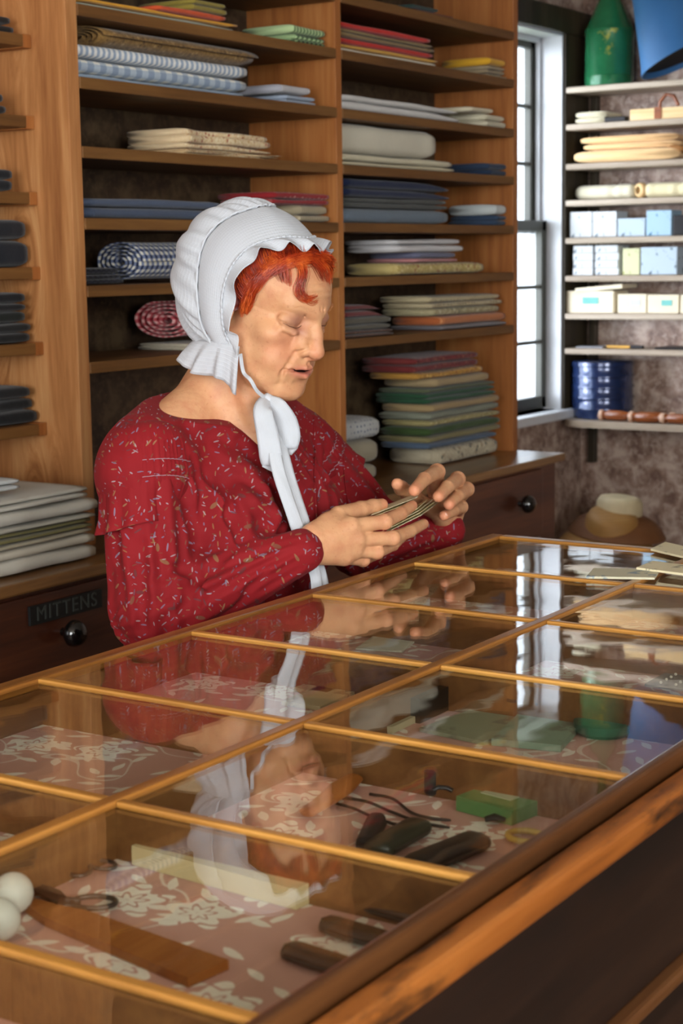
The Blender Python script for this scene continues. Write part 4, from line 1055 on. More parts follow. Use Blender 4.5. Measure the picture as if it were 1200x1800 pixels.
# strings: along the jaw, bow and long tails
M_rib=cloth_mat('ribbon_cloth','plain',[rgb(184,188,194)],rough=.8)
def ribbon(name,pts,wid,face=(-.6,-.78,.1),curl=.0,n=40,par=None,wobble=.0):
    c=cr_spline([tuple(p) for p in pts],n); V=[];UV=[]
    ws=np.interp(np.linspace(0,1,n),np.linspace(0,1,len(wid)),wid) if isinstance(wid,(list,tuple)) else [wid]*n
    T=np.gradient(c,axis=0); fz=np.array(face,float)
    for i in range(n):
        t=T[i]/np.linalg.norm(T[i]); s=np.cross(t,fz); s/=np.linalg.norm(s); nn=np.cross(s,t)
        for k in range(9):
            q=(k/8-.5); V.append(c[i]+s*ws[i]*q+nn*(curl*math.sin(k/8*PI)+wobble*math.sin(i*.5+k*.9))); UV.append((q*ws[i],i*.003))
    o=mesh(name,V,grid_faces(n,9),M_rib,par or woman,smooth=True,uv=UV)
    md=o.modifiers.new('thick','SOLIDIFY'); md.thickness=.0009; return o
K=P(470,702,1.348)
ribbon('bonnet_string',[H(-73,36,-60),H(-66,44,-84),P(440,668,1.348),P(452,688,1.346),K],.005,n=24)
def lobe(pts,wid,back,n=30):
    """flat loop of ribbon: down the front and back up behind itself"""
    fr=[Vector(p) for p in pts]; dv_=Vector((.75,.66,.05))*back
    ribbon('bow_loop',fr+[fr[-1]+Vector((0,0,-.003))+dv_*.5]+[p+dv_ for p in fr[::-1]],wid+[wid[-1]*.98]+wid[::-1],curl=.003,n=n*2,face=(-.79,-.61,0),wobble=.0005)
lobe([K,P(462,722,1.335),P(470,762,1.329),P(476,800,1.326),P(479,814,1.326)],[.016,.025,.029,.031,.029],.007)
lobe([P(472,702,1.346),P(489,716,1.328),P(503,742,1.320),P(508,766,1.317),P(507,782,1.317)],[.013,.024,.030,.031,.026],.008)
MB().lathe([(.0006,-.009),(.007,-.006),(.0085,0),(.007,.006),(.0006,.009)],K,16).obj('bow_knot',M_rib,woman,ang=80)
ribbon('ribbon_tail',[K,P(482,740,1.338),P(495,815,1.318),P(512,870,1.300),P(531,925,1.292),P(548,975,1.288),P(560,1010,1.270),P(566,1045,1.262),P(568,1090,1.262)],[.014,.022,.027,.026,.024,.022,.022,.022,.022],curl=.003,n=60,wobble=.0006)
ribbon('ribbon_tail',[K,P(476,745,1.336),P(486,815,1.316),P(502,868,1.298),P(518,915,1.290),P(535,962,1.286),P(551,1000,1.272),P(556,1030,1.264),P(556,1080,1.264)],[.012,.016,.018,.018,.018,.018,.016,.016,.016],curl=.002,n=60,wobble=.0006)

# ---------------------------------------------------------------- hair
def hair_mat():
    t=NT('red_hair'); v=t.coord(); n=t.noise(v,30,2,.5)
    oi=t.n('ShaderNodeTexNoise',{'Vector':t.coord('Object',(1,1,1)),'Scale':190.,'Detail':2.})
    c=t.ramp(t.math('ADD',t.math('MULTIPLY',n.outputs[0],.65),t.math('MULTIPLY',oi.outputs[0],.35)),[(.34,rgb(98,20,4)),(.5,rgb(166,50,12)),(.7,rgb(216,104,40))])
    t.bsdf(Base_Color=c,Roughness=.42,Specular_IOR_Level=.4,Subsurface_Weight=0.); return t.m
M_hair=hair_mat()
rs=random.Random(12); hb=MB()
def skull(x,u,lift=0.):
    """front of the head surface in the head frame (mm), found on the body mesh"""
    return lift
from mathutils.bvhtree import BVHTree
bvh=BVHTree.FromPolygons([Vector(v) for v in BV],[tuple(int(i) for i in f) for f in BF])
def onhead(x,f,u,lift):
    p=H(x,f,u); c=H(0,10,20); d=(p-c).normalized(); r=bvh.ray_cast(c+d*.2,-d)
    q=r[0] if r[0] is not None else p; return q+d*lift
def lock(path,n,spread,rad=.0007,lift=(.002,.006),curl=0.):
    ctr=[onhead(x,f,u,l*.00062) for x,f,u,l in path]
    base=cr_spline([tuple(p) for p in ctr],16)
    for k in range(n):
        o=np.array([rs.gauss(0,1) for _ in range(3)])*spread; o2=o+np.array([rs.gauss(0,1) for _ in range(3)])*spread*.7; ph=rs.uniform(0,6); cu=curl*rs.uniform(.4,1.3)
        pts=[]
        for i,b in enumerate(base):
            t=i/15; pts.append(Vector(b+(o*(1-t)+o2*t)*(.6+.7*math.sin(t*PI))+np.array([math.sin(t*7+ph),math.cos(t*6+ph),math.sin(t*8+ph*2)])*cu*t))
        hb.tube(pts,[rad*(1-.65*(i/15)**2) for i in range(16)],4,caps=False)
HL=cr_spline([(-76,22,-8),(-80,28,22),(-70,40,55),(-46,56,76),(-12,70,85),(20,72,85),(50,60,76),(70,45,52),(76,32,18)],201)
def arch(q,du,lift,back=0.):           # along the hairline: q 0 near ear .. .5 top .. 1 far ear; du toward the face
    x,f,u=HL[int(np.clip(q,0,1)*200)]; d=np.array([x,0,u-25.]); d/=np.linalg.norm(d)
    return (x-d[0]*du*.6,f+du*.45-back,u-d[2]*du,lift)
FR=.00032
for i in range(70):                     # swept from a parting toward the near temple
    q=.56-.50*i/69; L=rs.uniform(.08,.17); dn=rs.uniform(-8,3)
    lock([arch(q+.06,-18,3),arch(q+.01,-5,9),arch(q-L*.4,dn*.4,9),arch(q-L*.8,dn,7),arch(q-L,dn+rs.uniform(-3,5),5)],20,.0024,FR,curl=.0016)
for i in range(46):                     # and toward the far one, fluffier
    q=.54+.30*i/45; L=rs.uniform(.05,.11); dn=rs.uniform(-5,4)
    lock([arch(q-.05,-18,3),arch(q,-4,9),arch(q+L*.5,dn*.5,11),arch(q+L,dn+rs.uniform(-2,4),10)],15,.0030,FR,curl=.0024)
# clumps falling on the brow, the last a long open curl
for k,(dx,dl) in enumerate(((0,0),(4,3),(-4,-2),(7,-4))):
    lock([(-44+dx,58,88,8),(-38+dx,72,78,9),(-40+dx,78,64,8),(-44+dx,78,50+dl,6),(-40+dx,82,40+dl,4),(-30+dx,89,36+dl,5),(-22+dx,92,40+dl,8)],15,.0017,FR,curl=.0014)
for k in range(5):
    lock([(-68+4*k,34,82,7),(-64+4*k,46,74,8),(-60+4*k,54,64,6),(-56+4*k,58,52-2*k,4)],22,.0021,FR,curl=.0012)
for k in range(4):
    lock([(-20+6*k,66,90,8),(-14+7*k,80,82,9),(-8+7*k,87,72,7),(-6+7*k,91,64-2*k,5)],16,.0021,FR,curl=.0012)
for i in range(16):                     # temple hair and wisps before the near ear
    q=i/15; lock([arch(.22-.1*q,-16,3),arch(.17-.12*q,-6,7),arch(.10-.1*q,0,6),(-78,24-5*q,4-8*q,5),(-79,19-6*q,-4-7*q,6)],15,.0022,FR,curl=.0018)
    lock([arch(.80+.1*q,-14,3),arch(.86+.1*q,-8,8),arch(.93+.07*q,-3,7),(79,24-8*q,8-10*q,6)],10,.0024,FR,curl=.0018)
for i in range(80):                     # hair running back under the frill
    q=.14+.70*i/79; sg=-1 if q<.57 else 1
    lock([arch(q,-30,2,20),arch(q+.02*sg,-22,3.5,12),arch(q+.05*sg,-13,6),arch(q+.08*sg,-4,7)],20,.0022,FR,curl=.0012)
V=[]
for i in range(14):                     # mass below the frill
    for k in range(80):
        q=k/79; t=i/13; x,f,u,l=arch(q,-30+30*t+1.5*math.sin(k*.9)*t,0,34*(1-t))
        V.append(onhead(x,f,u,.001+.0038*math.sin(t*PI)))
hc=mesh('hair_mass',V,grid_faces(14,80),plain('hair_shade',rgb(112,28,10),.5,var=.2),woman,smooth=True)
hb.obj('hair',M_hair,woman,ang=80)

dbv=BVHTree.FromPolygons([Vector(v) for v in DV],[tuple(int(i) for i in f) for f in DF])
def on_dress(px,py,lift=.0006):
    o=Vector((0,0,ZC)); d=(at(px,py,Y=1.3)-o).normalized(); r=dbv.ray_cast(o,d)
    return r[0]+r[1]*lift if r[0] is not None else None
def seam(name,pxs,rad,mat,n=40):
    q=cr_spline([(x,y,0) for x,y in pxs],n); p=[on_dress(a,b) for a,b,_ in q]; p=[a for a in p if a is not None]
    if len(p)>2: MB().tube(p,rad,6).obj(name,mat,woman,ang=80)
seam('placket_edge',[(551,735),(553,800),(553,860),(556,925)],.0016,M_dress)
seam('placket_edge',[(598,735),(602,790),(606,850),(612,890)],.0012,M_dress)
# ---------------------------------------------------------------- goods on the end-wall shelves (their front stands at x = 5.09)
def ey(px,X=5.10): return at(px,430,X=X)[1]
def ebox(label,cat,name,pl,pr,zi,h,mat,X=5.105,dep=.13,bev=.003,group=None,mb=None,ang=None):
    y0,y1=ey(pr,X),ey(pl,X); z=EZ[zi]+.0006 if zi<9 else zi
    m=mb or MB(); m.box(X,X+dep,y0,y1,z,z+h,bev)
    return m.obj(name,mat,label=label,cat=cat,group=group,ang=ang)
def hpx(x,y0,y1,X=5.105): return at(x,y0,X=X)[2]-at(x,y1,X=X)[2]
# green tea canister with a conical shoulder and narrow neck
c=at(1068,152,X=5.165); cz=EZ[0]+.0008; r=.5*(ey(1030,5.16)-ey(1108,5.16))
t=NT('green_tin'); v=t.coord(); n=t.noise(v,14,3); n2=t.noise(v,22,3,.6)
gc=t.mix(n.outputs[0],rgb(22,84,52),rgb(44,122,78)); gm=t.ramp(n2.outputs[0],[(.60,(0,0,0,1)),(.66,(.8,.8,.8,1))])
zz=t.n('ShaderNodeSeparateXYZ',{0:v}).outputs[2]; band=t.math('LESS_THAN',t.math('ABSOLUTE',t.math('SUBTRACT',zz,.13)),.045)
t.bsdf(Base_Color=t.mix(t.math('MULTIPLY',gm,band),gc,rgb(150,150,56)),Roughness=.22,Metallic=.15,Specular_IOR_Level=.6,Coat_Weight=.4,Coat_Roughness=.15)
can=MB().lathe([(r*.98,0),(r,.004),(r,.03),(r*1.02,.032),(r,.034),(r,.17),(r*1.03,.172),(r*1.03,.178),(r*.97,.184)],(5.175,c[1],cz),40).obj('tea_canister',t.m,ang=40,label='green tin canister with a conical top on the highest end-wall shelf',cat='canister')
MB().lathe([(r*.97,.184),(r*.62,.245),(r*.30,.30),(r*.22,.32),(r*.2,.36),(r*.2,.43),(r*.26,.435),(r*.26,.46),(.004,.462)],(5.175,c[1],cz),40).obj('conical_lid',t.m,can,ang=40)
# blue flared paper cone leaning on the wall
ax_=Vector((.10,-.34,1)).normalized(); q=ax_.to_track_quat('Z','Y').to_matrix(); b0=at(1196,128,X=5.13); b0.z=0
M_blue=plain('blue_paper',rgb(52,104,156),.55,var=.06)
R_=Matrix.Rotation(math.radians(-24),3,'X')@Matrix.Rotation(math.radians(-5),3,'Y')
cone_=MB(); prof=[(.172,0),(.160,.03),(.145,.08),(.125,.15),(.105,.22),(.085,.30),(.06,.40)]
cc=Vector((5.10,ey(1196,5.10)-.03,EZ[0]+.077))
cone_.lathe(prof,cc,44,R_,caps=False)
co=cone_.obj('paper_cone',M_blue,ang=60,label='big blue flared cone leaning on the highest end-wall shelf',cat='cone')
md=co.modifiers.new('thick','SOLIDIFY'); md.thickness=.004
MB().lathe([(.150,.012),(.150,.016)],cc,44,R_).obj('dark_base',plain('cone_base',rgb(26,26,34),.7),co)
M_cream=plain('cream_card',rgb(226,214,188),.7,var=.05); M_pine=wood('pale_wood',rgb(200,160,104),rgb(226,192,140),rgb(240,214,170),'y',.5)
M_dkiron=plain('dark_iron',rgb(38,36,38),.45,metal=.5); M_brnw=wood('turned_wood',rgb(96,48,22),rgb(140,76,38),rgb(172,104,58),'y',.3,coat=.3)
# second shelf
folded('cream folded parcel at the window end of the second end-wall shelf','parcel',5.11,5.24,ey(1062),abs(ey(1004)-ey(1062)),EZ[1]+.001,hpx(1030,203,224),fab('plain:d8d0b4'),2,3,name='parcel')
ebox('dark folding rule beside the cream parcel','rule','folding_rule',1060,1096,1,hpx(1080,208,217),M_dkiron,dep=.03)
m=ebox('pale wooden box plane with a hooped handle on the second end-wall shelf','plane','wooden_plane',1104,1215,1,hpx(1150,193,213),M_pine,dep=.07)
yh=ey(1160); z=EZ[1]+.001+hpx(1150,193,213)
MB().tube([(5.14,ey(1147)-.0,z-.01),(5.14,ey(1148),z+.022),(5.14,ey(1158),z+.042),(5.14,ey(1172),z+.036),(5.14,ey(1180),z+.006)],.006,8).obj('handle',M_brnw,m,ang=60)
MB().box(5.102,5.106,ey(1158),ey(1146),EZ[1]+.002,z+.001).obj('strap',M_brnw,m)
# peach cloths on the third shelf
folded('lower peach folded cloth on the third end-wall shelf','cloth',5.10,5.25,ey(1192),abs(ey(1004)-ey(1192)),EZ[2]+.001,hpx(1080,270,291),fab('plain:e2bc8a'),1,4,name='folded_cloth')
folded('upper peach folded cloth on the third end-wall shelf','cloth',5.11,5.25,ey(1190),abs(ey(1012)-ey(1190)),EZ[2]+.0025+hpx(1080,270,291),hpx(1080,246,269),fab('plain:e0b684'),2,5,name='folded_cloth',wob=.007)
MB().tube([Vector((5.118+.012*math.sin(k*.5),ey(1182)+.030*math.cos(k*.42),EZ[2]+.014+.0016*k+.004)) for k in range(16)],.010,8).obj('rope_coil',plain('tan_rope',rgb(140,92,44),.8),ang=60,label='tan coil of cord at the right end of the third end-wall shelf',cat='cord')
# rolled cloths on the fourth shelf
def eroll(label,pl,pr,zi,y0,y1,mat,hole=False):
    z=EZ[zi]+.001; h=hpx((pl+pr)/2,y0,y1); yc0,yc1=ey(pr),ey(pl); r=h/2
    m=MB(); n=22; v=[];f=[]
    for i in range(n):
        s=i/(n-1); y=yc0+(yc1-yc0)*s; q=min(1,.72+min(s,1-s)*5)*(1+.05*math.sin(s*31)) * (1-.10*(math.exp(-((s-.33)/.02)**2)+math.exp(-((s-.66)/.02)**2)))
        for k in range(20):
            a=2*PI*k/20; v.append((5.165+math.copysign(abs(math.cos(a))**.8,math.cos(a))*r*1.5*q,y,z+r+math.copysign(abs(math.sin(a))**.8,math.sin(a))*r*min(1,q*1.05)))
    for i in range(n-1):
        for k in range(20): f.append((i*20+k,i*20+(k+1)%20,(i+1)*20+(k+1)%20,(i+1)*20+k))
    f+= [tuple(range(19,-1,-1)),tuple(range((n-1)*20,n*20))]; m.add(v,f)
    return m.obj('cloth_bundle',mat,ang=60,label=label,cat='bundle')
eroll('white tied bundle at the window end of the fourth end-wall shelf',1001,1104,3,327,353,fab('plain:dcd6be'))
eroll('ivory tied bundle right of the white one on the fourth end-wall shelf',1122,1216,3,322,349,fab('plain:dcd2ac'))
MB().lathe([(.012,0),(.020,.001),(.024,.006),(.024,.02),(.020,.026),(.012,.027),(.010,.02),(.010,.006)],(5.135,ey(1112),EZ[3]+.026),24,Matrix.Rotation(PI/2,3,'Y')@Matrix.Rotation(.5,3,'X'),caps=False).obj('wooden_ring',M_pine,ang=50,label='pale wooden ring standing between the two tied bundles',cat='ring')
# printed packets on the fifth and sixth shelves
def packet_mat(name,paper,ink,sc=60,th=.60):
    t=NT(name); v=t.coord(); n=t.noise(v,sc,2,.5); n2=t.noise(v,sc*.35,2)
    m=t.math('MULTIPLY',t.ramp(n.outputs[0],[(th,(0,0,0,1)),(th+.05,(1,1,1,1))]),t.ramp(n2.outputs[0],[(.45,(0,0,0,1)),(.55,(1,1,1,1))]))
    t.bsdf(Base_Color=t.mix(m,paper,ink),Roughness=.6); return t.m
W1=packet_mat('white_packet',rgb(198,202,206),rgb(104,118,130)); B1=packet_mat('blue_packet',rgb(152,182,204),rgb(60,108,140)); B2=packet_mat('pale_packet',rgb(172,188,202),rgb(78,94,108)); Y1m=packet_mat('yellow_packet',rgb(196,196,156),rgb(150,150,80))
z4=EZ[4]+.001
for i,(a,b,y0,y1,mt,lb) in enumerate([(1001,1040,380,425,W1,'white printed packet nearest the window on the fifth end-wall shelf'),(1041,1083,379,424,W1,'white printed packet second from the window on the fifth end-wall shelf'),
   (1085,1133,389,421,B2,'low pale blue packet beside the white packets'),(1135,1179,374,419,B1,'tall sky blue printed packet on the fifth end-wall shelf'),(1182,1230,381,417,M_dkiron,'dark tin beside the tall sky blue packet')]):
    ebox(lb,'packet' if i<4 else 'tin','paper_packet' if i<4 else 'dark_tin',a,b,4,hpx((a+b)/2,y0,y1),mt,dep=.09)
for k in range(4):
    for j,(a,b,lb) in enumerate(((1005,1040,'window-side'),(1044,1085,'right-hand'))):
        z=EZ[5]+.0008+k*.0242; nm=('lowest','second','third','topmost')[k]
        MB().box(5.107+.003*((k+j)%2),5.20,ey(b)+.002*(k%2),ey(a),z,z+.0236,.002).obj('paper_box',W1,label='white paper box, %s of the %s stack on the sixth end-wall shelf'%(nm,lb),cat='box',group='white paper boxes on the sixth end-wall shelf')
ebox('cream-yellow packet with a green edge on the sixth end-wall shelf','packet','paper_packet',1094,1124,5,hpx(1110,437,484),Y1m,dep=.09)
ebox('big pale blue box with dark marks on the sixth end-wall shelf','box','paper_box',1126,1190,5,hpx(1158,434,483),B2,dep=.09)
# cream cartons on the seventh shelf
M_teal=plain('teal_label',rgb(116,190,184),.6)
def carton(a,b,y0,y1,lb,lab,lid=False):
    o=ebox(lb,'carton','carton',a,b,6,hpx((a+b)/2,y0,y1),M_cream,dep=.12)
    z=EZ[6]; h=hpx((a+b)/2,y0,y1); c=(ey(a)+ey(b))/2; w=abs(ey(a)-ey(b))
    MB().box(5.1035,5.105,c-w*.17-w*.1*(not lid),c+w*.17-w*.1*(not lid),z+h*.42,z+h*.72).obj('label',lab,o)
    if lid: MB().box(5.10,5.22,ey(b)-.03,ey(a)-.03,z+h+.002,z+h+.016,.002,Matrix.Rotation(-.08,3,'X')).obj('lid',M_cream,o)
    return o
carton(996,1079,514,553,'cream carton with a teal label nearest the window',M_teal,True)
carton(1086,1137,518,552,'cream carton with a pale label, middle of the three',M_white)
carton(1139,1194,518,551,'cream carton with a bigger teal label, right of the pale-labelled one',M_teal)
carton(1197,1240,518,551,'cream carton at the right edge of the frame',M_white)
# brush and iron on the eighth shelf
o=MB().box(5.12,5.14,ey(1104),ey(1062),EZ[7]+.001,EZ[7]+.010,.003).obj('brush',plain('yellow_wood',rgb(206,156,66),.5),label='small brush with a yellow back on the eighth end-wall shelf',cat='brush')
MB().box(5.122,5.138,ey(1126),ey(1104),EZ[7]+.001,EZ[7]+.011,.002).obj('bristles',M_dkiron,o)
ebox('thin dark slate at the right of the eighth end-wall shelf','slate','slate',1152,1230,7,.006,M_dkiron,dep=.12)
ebox('grey folded paper at the window end of the eighth end-wall shelf','paper','folded_paper',1012,1060,7,.005,plain('grey_paper',rgb(150,150,156),.7),dep=.10)
# blue drum on the lowest shelf, and turned legs
zb=.9158; yc=(ey(1010,5.16)+ey(1112,5.16))/2; r=abs(ey(1010,5.16)-ey(1112,5.16))/2
t=NT('blue_tin'); v=t.coord(); n=t.noise(v,30,3); t.bsdf(Base_Color=t.mix(n.outputs[0],rgb(16,28,60),rgb(34,54,98)),Roughness=.2,Metallic=.35,Coat_Weight=.5,Coat_Roughness=.12)
pr=[(r*.95,0),(r*.97,.003)]; hh=.178
for k in range(5):
    z0=hh*k/5; pr+=[(r*.965,z0+.006),(r*.965,z0+hh/5-.007),(r*1.0,z0+hh/5-.005),(r*1.0,z0+hh/5+.001)]
pr+=[(r*.99,hh+.008),(r*.93,hh+.012),(r*.3,hh+.014)]
MB().lathe(pr,(5.165,yc,zb),44).obj('blue_drum',t.m,ang=40,label='round dark blue banded drum on the lowest end-wall shelf',cat='drum')
M_pinkw=plain('pale_turning',rgb(206,166,140),.4)
def turned(y_l,y_r,x,lb):
    L=abs(y_l-y_r); o=MB(); R=Matrix.Rotation(PI/2,3,'X')
    pr=[(.006,0),(.013,.004),(.015,.012),(.012,.022),(.016,.03),(.0165,.07),(.014,.095),(.011,.10),(.016,.108),(.016,.122),(.011,.13),(.015,.14),(.017,.19),(.015,.23),(.010,.236),(.015,.244),(.015,.26),(.010,.27),(.008,.30)]
    o.lathe(pr,(x,y_l,zb+.0172),24,R); q=o.obj('turned_leg',M_brnw,ang=40,label=lb,cat='turned wood')
    for a,b in ((.0005,.013),(.107,.123),(.243,.261)):
        MB().lathe([(.0155,a),(.0172,a+.003),(.0172,b-.003),(.0155,b)],(x,y_l,zb+.0172),24,R).obj('pale_ring',M_pinkw,q,ang=40)
turned(ey(1049,5.03),ey(1150,5.03),5.062,'turned wooden leg with pale rings lying behind the other on the lowest end-wall shelf')
turned(ey(1106,5.02),ey(1200,5.02),5.036,'turned wooden leg with pale rings at the front of the lowest end-wall shelf')
# ---------------------------------------------------------------- straw hats on a bench below
bn=thing('bench','low dark wooden bench under the end-wall shelves','bench',(4.85,1.75,ZF))
MB().box(4.5,5.2,1.2,2.35,.44,.47,.004).obj('top',M_cabtop,bn)
for x in (4.55,5.15):
    for y in (1.25,2.3): MB().box(x-.025,x+.025,y-.025,y+.025,ZF,.44,.003).obj('leg',M_cab,bn)
def straw(name,c):
    t=NT(name); v=t.coord(); s=t.n('ShaderNodeSeparateXYZ',{0:v}); 
    w=t.math('SINE',t.math('MULTIPLY',s.outputs[2],900.)); n=t.noise(v,30,3)
    k=t.mix(n.outputs[0],tuple(q*.7 for q in c[:3])+(1,),c); k=t.mix(t.math('MULTIPLY_ADD',w,.12,.12),k,tuple(q*.45 for q in c[:3])+(1,))
    t.bsdf(Base_Color=k,Roughness=.65,Normal=t.bump(w,.3,.001)); return t.m
def hat(label,c,r,crown_r,crown_h,droop,mat,R,crown_mat=None):
    pr=[(r,-droop),(r*.9,-droop*.62),(r*.78,-droop*.3),(r*.62,-.004),(crown_r*1.04,0),(crown_r,.006),(crown_r*.97,crown_h*.7),(crown_r*.86,crown_h*.92),(crown_r*.6,crown_h),(.003,crown_h*1.01)]
    o=MB().lathe(pr[:6],c,48,R,caps=False).obj('straw_hat',mat,ang=60,label=label,cat='hat')
    md=o.modifiers.new('thick','SOLIDIFY'); md.thickness=.004
    k=MB().lathe(pr[5:],c,48,R,caps=False).obj('crown',crown_mat or mat,o,ang=60); md=k.modifiers.new('thick','SOLIDIFY'); md.thickness=.003
    return o
h0=at(1085,915,X=4.88)
hat('dark straw hat at the bottom of the hat pile on the bench',(4.86,h0[1]+.02,.545),.17,.085,.08,.035,straw('dark_straw',rgb(92,58,30)),Matrix.Rotation(.12,3,'X'))
hat('tan straw hat with a drooping brim tilted toward the counter',(4.80,h0[1]-.01,.585),.165,.085,.075,.06,straw('tan_straw',rgb(168,122,62)),Matrix.Rotation(-.16,3,'Y')@Matrix.Rotation(.22,3,'X'))
hat('brown straw hat with a cream crown on top of the hat pile',(4.86,h0[1]-.012,.640),.155,.074,.060,.06,straw('brown_straw',rgb(120,74,36)),Matrix.Rotation(.10,3,'X'),straw('cream_straw',rgb(206,188,150)))
# ---------------------------------------------------------------- cards
def card_mat(name,paper,ink,sc=70):
    t=NT(name); v=t.coord(); n=t.noise(v,sc,3,.6); n2=t.noise(v,sc*.25,2); n3=t.noise(v,12,3)
    c=t.mix(n3.outputs[0],tuple(q*.86 for q in paper[:3])+(1,),paper)
    m=t.math('MULTIPLY',t.ramp(n.outputs[0],[(.54,(0,0,0,1)),(.6,(.8,.8,.8,1))]),t.ramp(n2.outputs[0],[(.5,(0,0,0,1)),(.56,(1,1,1,1))]))
    t.bsdf(Base_Color=t.mix(m,c,ink),Roughness=.55); return t.m
CP=card_mat('aged_card',rgb(226,216,178),rgb(120,116,96)); CB=card_mat('blue_print_card',rgb(196,192,164),rgb(96,120,140),46); CPL=plain('card_back',rgb(230,216,166),.6,var=.06)
def quad_card(name,pts,th,mat,label,group=None):
    p=[Vector(q) for q in pts]; n=(p[1]-p[0]).cross(p[3]-p[0]).normalized()
    if n.z<0: n=-n
    v=[q for q in p]+[q+n*th for q in p]
    return MB().add(v,[(3,2,1,0),(4,5,6,7),(0,1,5,4),(1,2,6,5),(2,3,7,6),(3,0,4,7)]).obj(name,mat,label=label,cat='card',group=group)
def flat_card(px,z,th,mat,label,grp='old cards lying on the glass'):
    a,b,c=[at(x,y,Z=z) for x,y in px]; d=a+(c-b)
    return quad_card('old_card',[a,b,c,d],th,mat,label,grp)
zc=ZG+.0014
flat_card([(1030,1017),(1150,1019),(1160,1004)],zc,.003,CB,'old card with a blue picture lying on the glass, front of the three')
flat_card([(1118,1001),(1204,1012),(1232,1000)],zc+.0035,.003,CP,'old card with grey lettering lying behind the blue-pictured card')
flat_card([(1143,968),(1215,985),(1240,972)],zc,.003,CP,'old card on the far corner of the glass, touching the end rail')
# cards in her hands: two under the thumb, four fanned below
def held(px,Ys,mat,label,th=.0006):
    p=[at(x,y,Y=Y) for (x,y),Y in zip(px,Ys)]
    return quad_card('old_card',p,th,mat,label,'cards in the woman hands')
held([(652,906),(668,893),(736,866),(734,874)],(1.236,1.262,1.262,1.220),CP,'upper card pinched under her thumb')
held([(655,909),(672,896),(727,876),(724,883)],(1.236,1.262,1.258,1.220),CPL,'card just beneath the pinched upper card in her hands')
for k,(px,lb) in enumerate([([(676,938),(690,920),(778,878),(740,906)],'lowest card of the fan in her hands'),([(678,932),(692,916),(770,878),(738,902)],'second card from the bottom of the fan in her hands'),
    ([(682,926),(698,910),(764,876),(736,898)],'third card from the bottom of the fan in her hands'),([(690,920),(700,906),(752,878),(734,894)],'top card of the lower fan in her hands')]):
    held(px,(1.222,1.262,1.262,1.214),CPL if k%2 else CP,lb,.0007)
# ---------------------------------------------------------------- goods in the glazed trays (tray bottom ZB)
zt=ZB+.0006
def tp(x,y,dz=.0): return at(x,y,Z=zt+dz)
M_steel=plain('worn_steel',rgb(86,78,72),.38,metal=.8); M_darksteel=plain('dark_steel',rgb(58,50,46),.4,metal=.6)
M_horn=wood('horn_case',rgb(44,26,16),rgb(78,50,30),rgb(116,84,56),'y',.25,coat=.4); M_darkleather=plain('dark_leather',rgb(32,30,30),.35,coat=.2)
M_rule=wood('ruler_wood',rgb(118,62,20),rgb(150,86,32),rgb(176,112,52),'x',.45); M_bone=plain('old_ivory_box',rgb(206,188,140),.5,var=.1)
M_ball=plain('white_ball',rgb(218,214,198),.45,var=.04)
def scissors(tip,piv,l1,l2,label,bw,lr,tr=.0022):
    tip,piv,l1,l2=[tp(*q,.004) for q in (tip,piv,l1,l2)]
    o=MB().lathe([(.0005,0),(.0032,.0005),(.0032,.0055),(.0005,.006)],piv-Vector((0,0,.003)),14).obj('scissors',M_steel,label=label,cat='scissors')
    d=(tip-piv).normalized(); n=Vector((-d.y,d.x,0))
    for s,l in ((1,l1),(-1,l2)):
        b=MB(); zz=.0015*s; L=(tip-piv).length
        poly=[piv+n*s*bw*.5-d*.004,piv+n*s*bw*.9+d*L*.35,tip+n*s*.0012,tip-n*s*.0003,piv-n*s*bw*.3]
        v=[p+Vector((0,0,zz-.0010)) for p in poly]+[p+Vector((0,0,zz+.0010)) for p in poly]
        if s<0: v=[v[i] for i in (4,3,2,1,0,9,8,7,6,5)]
        b.add(v,[(4,3,2,1,0),(5,6,7,8,9)]+[(k,(k+1)%5,5+(k+1)%5,5+k) for k in range(5)])
        # shank and finger bow
        m=(piv+l)/2+n*s*.002; dl=(l-piv).normalized(); nl=Vector((-dl.y,dl.x,0)); st=l-dl*lr
        b.tube([piv,m,st],[bw*.35,tr*1.2,tr],8)
        ring=[l+dl*math.cos(a)*lr*1.15+nl*math.sin(a)*lr*.82 for a in [2*PI*k/28+PI for k in range(29)]]
        b.tube(ring,tr,8,caps=False); b.obj('blade',M_steel,o,ang=50)
    return o
scissors((46,1542),(108,1584),(122,1607),(165,1586),'big iron scissors beside the wooden ruler in the nearest tray',.011,.0145,.0022)
scissors((122,1497),(150,1512),(141,1530),(180,1520),'small iron scissors by the tray partition in the nearest tray',.006,.0105,.0017)
# curved blade
MB().tube([tp(190,1470,.003),tp(210,1475,.004),tp(228,1485,.004),tp(240,1496,.003),tp(243,1507,.002)],[.003,.005,.006,.005,.001],8,flat=.4).obj('curved_blade',M_darksteel,ang=60,label='dark curved blade near the tray corner above the small scissors',cat='blade')
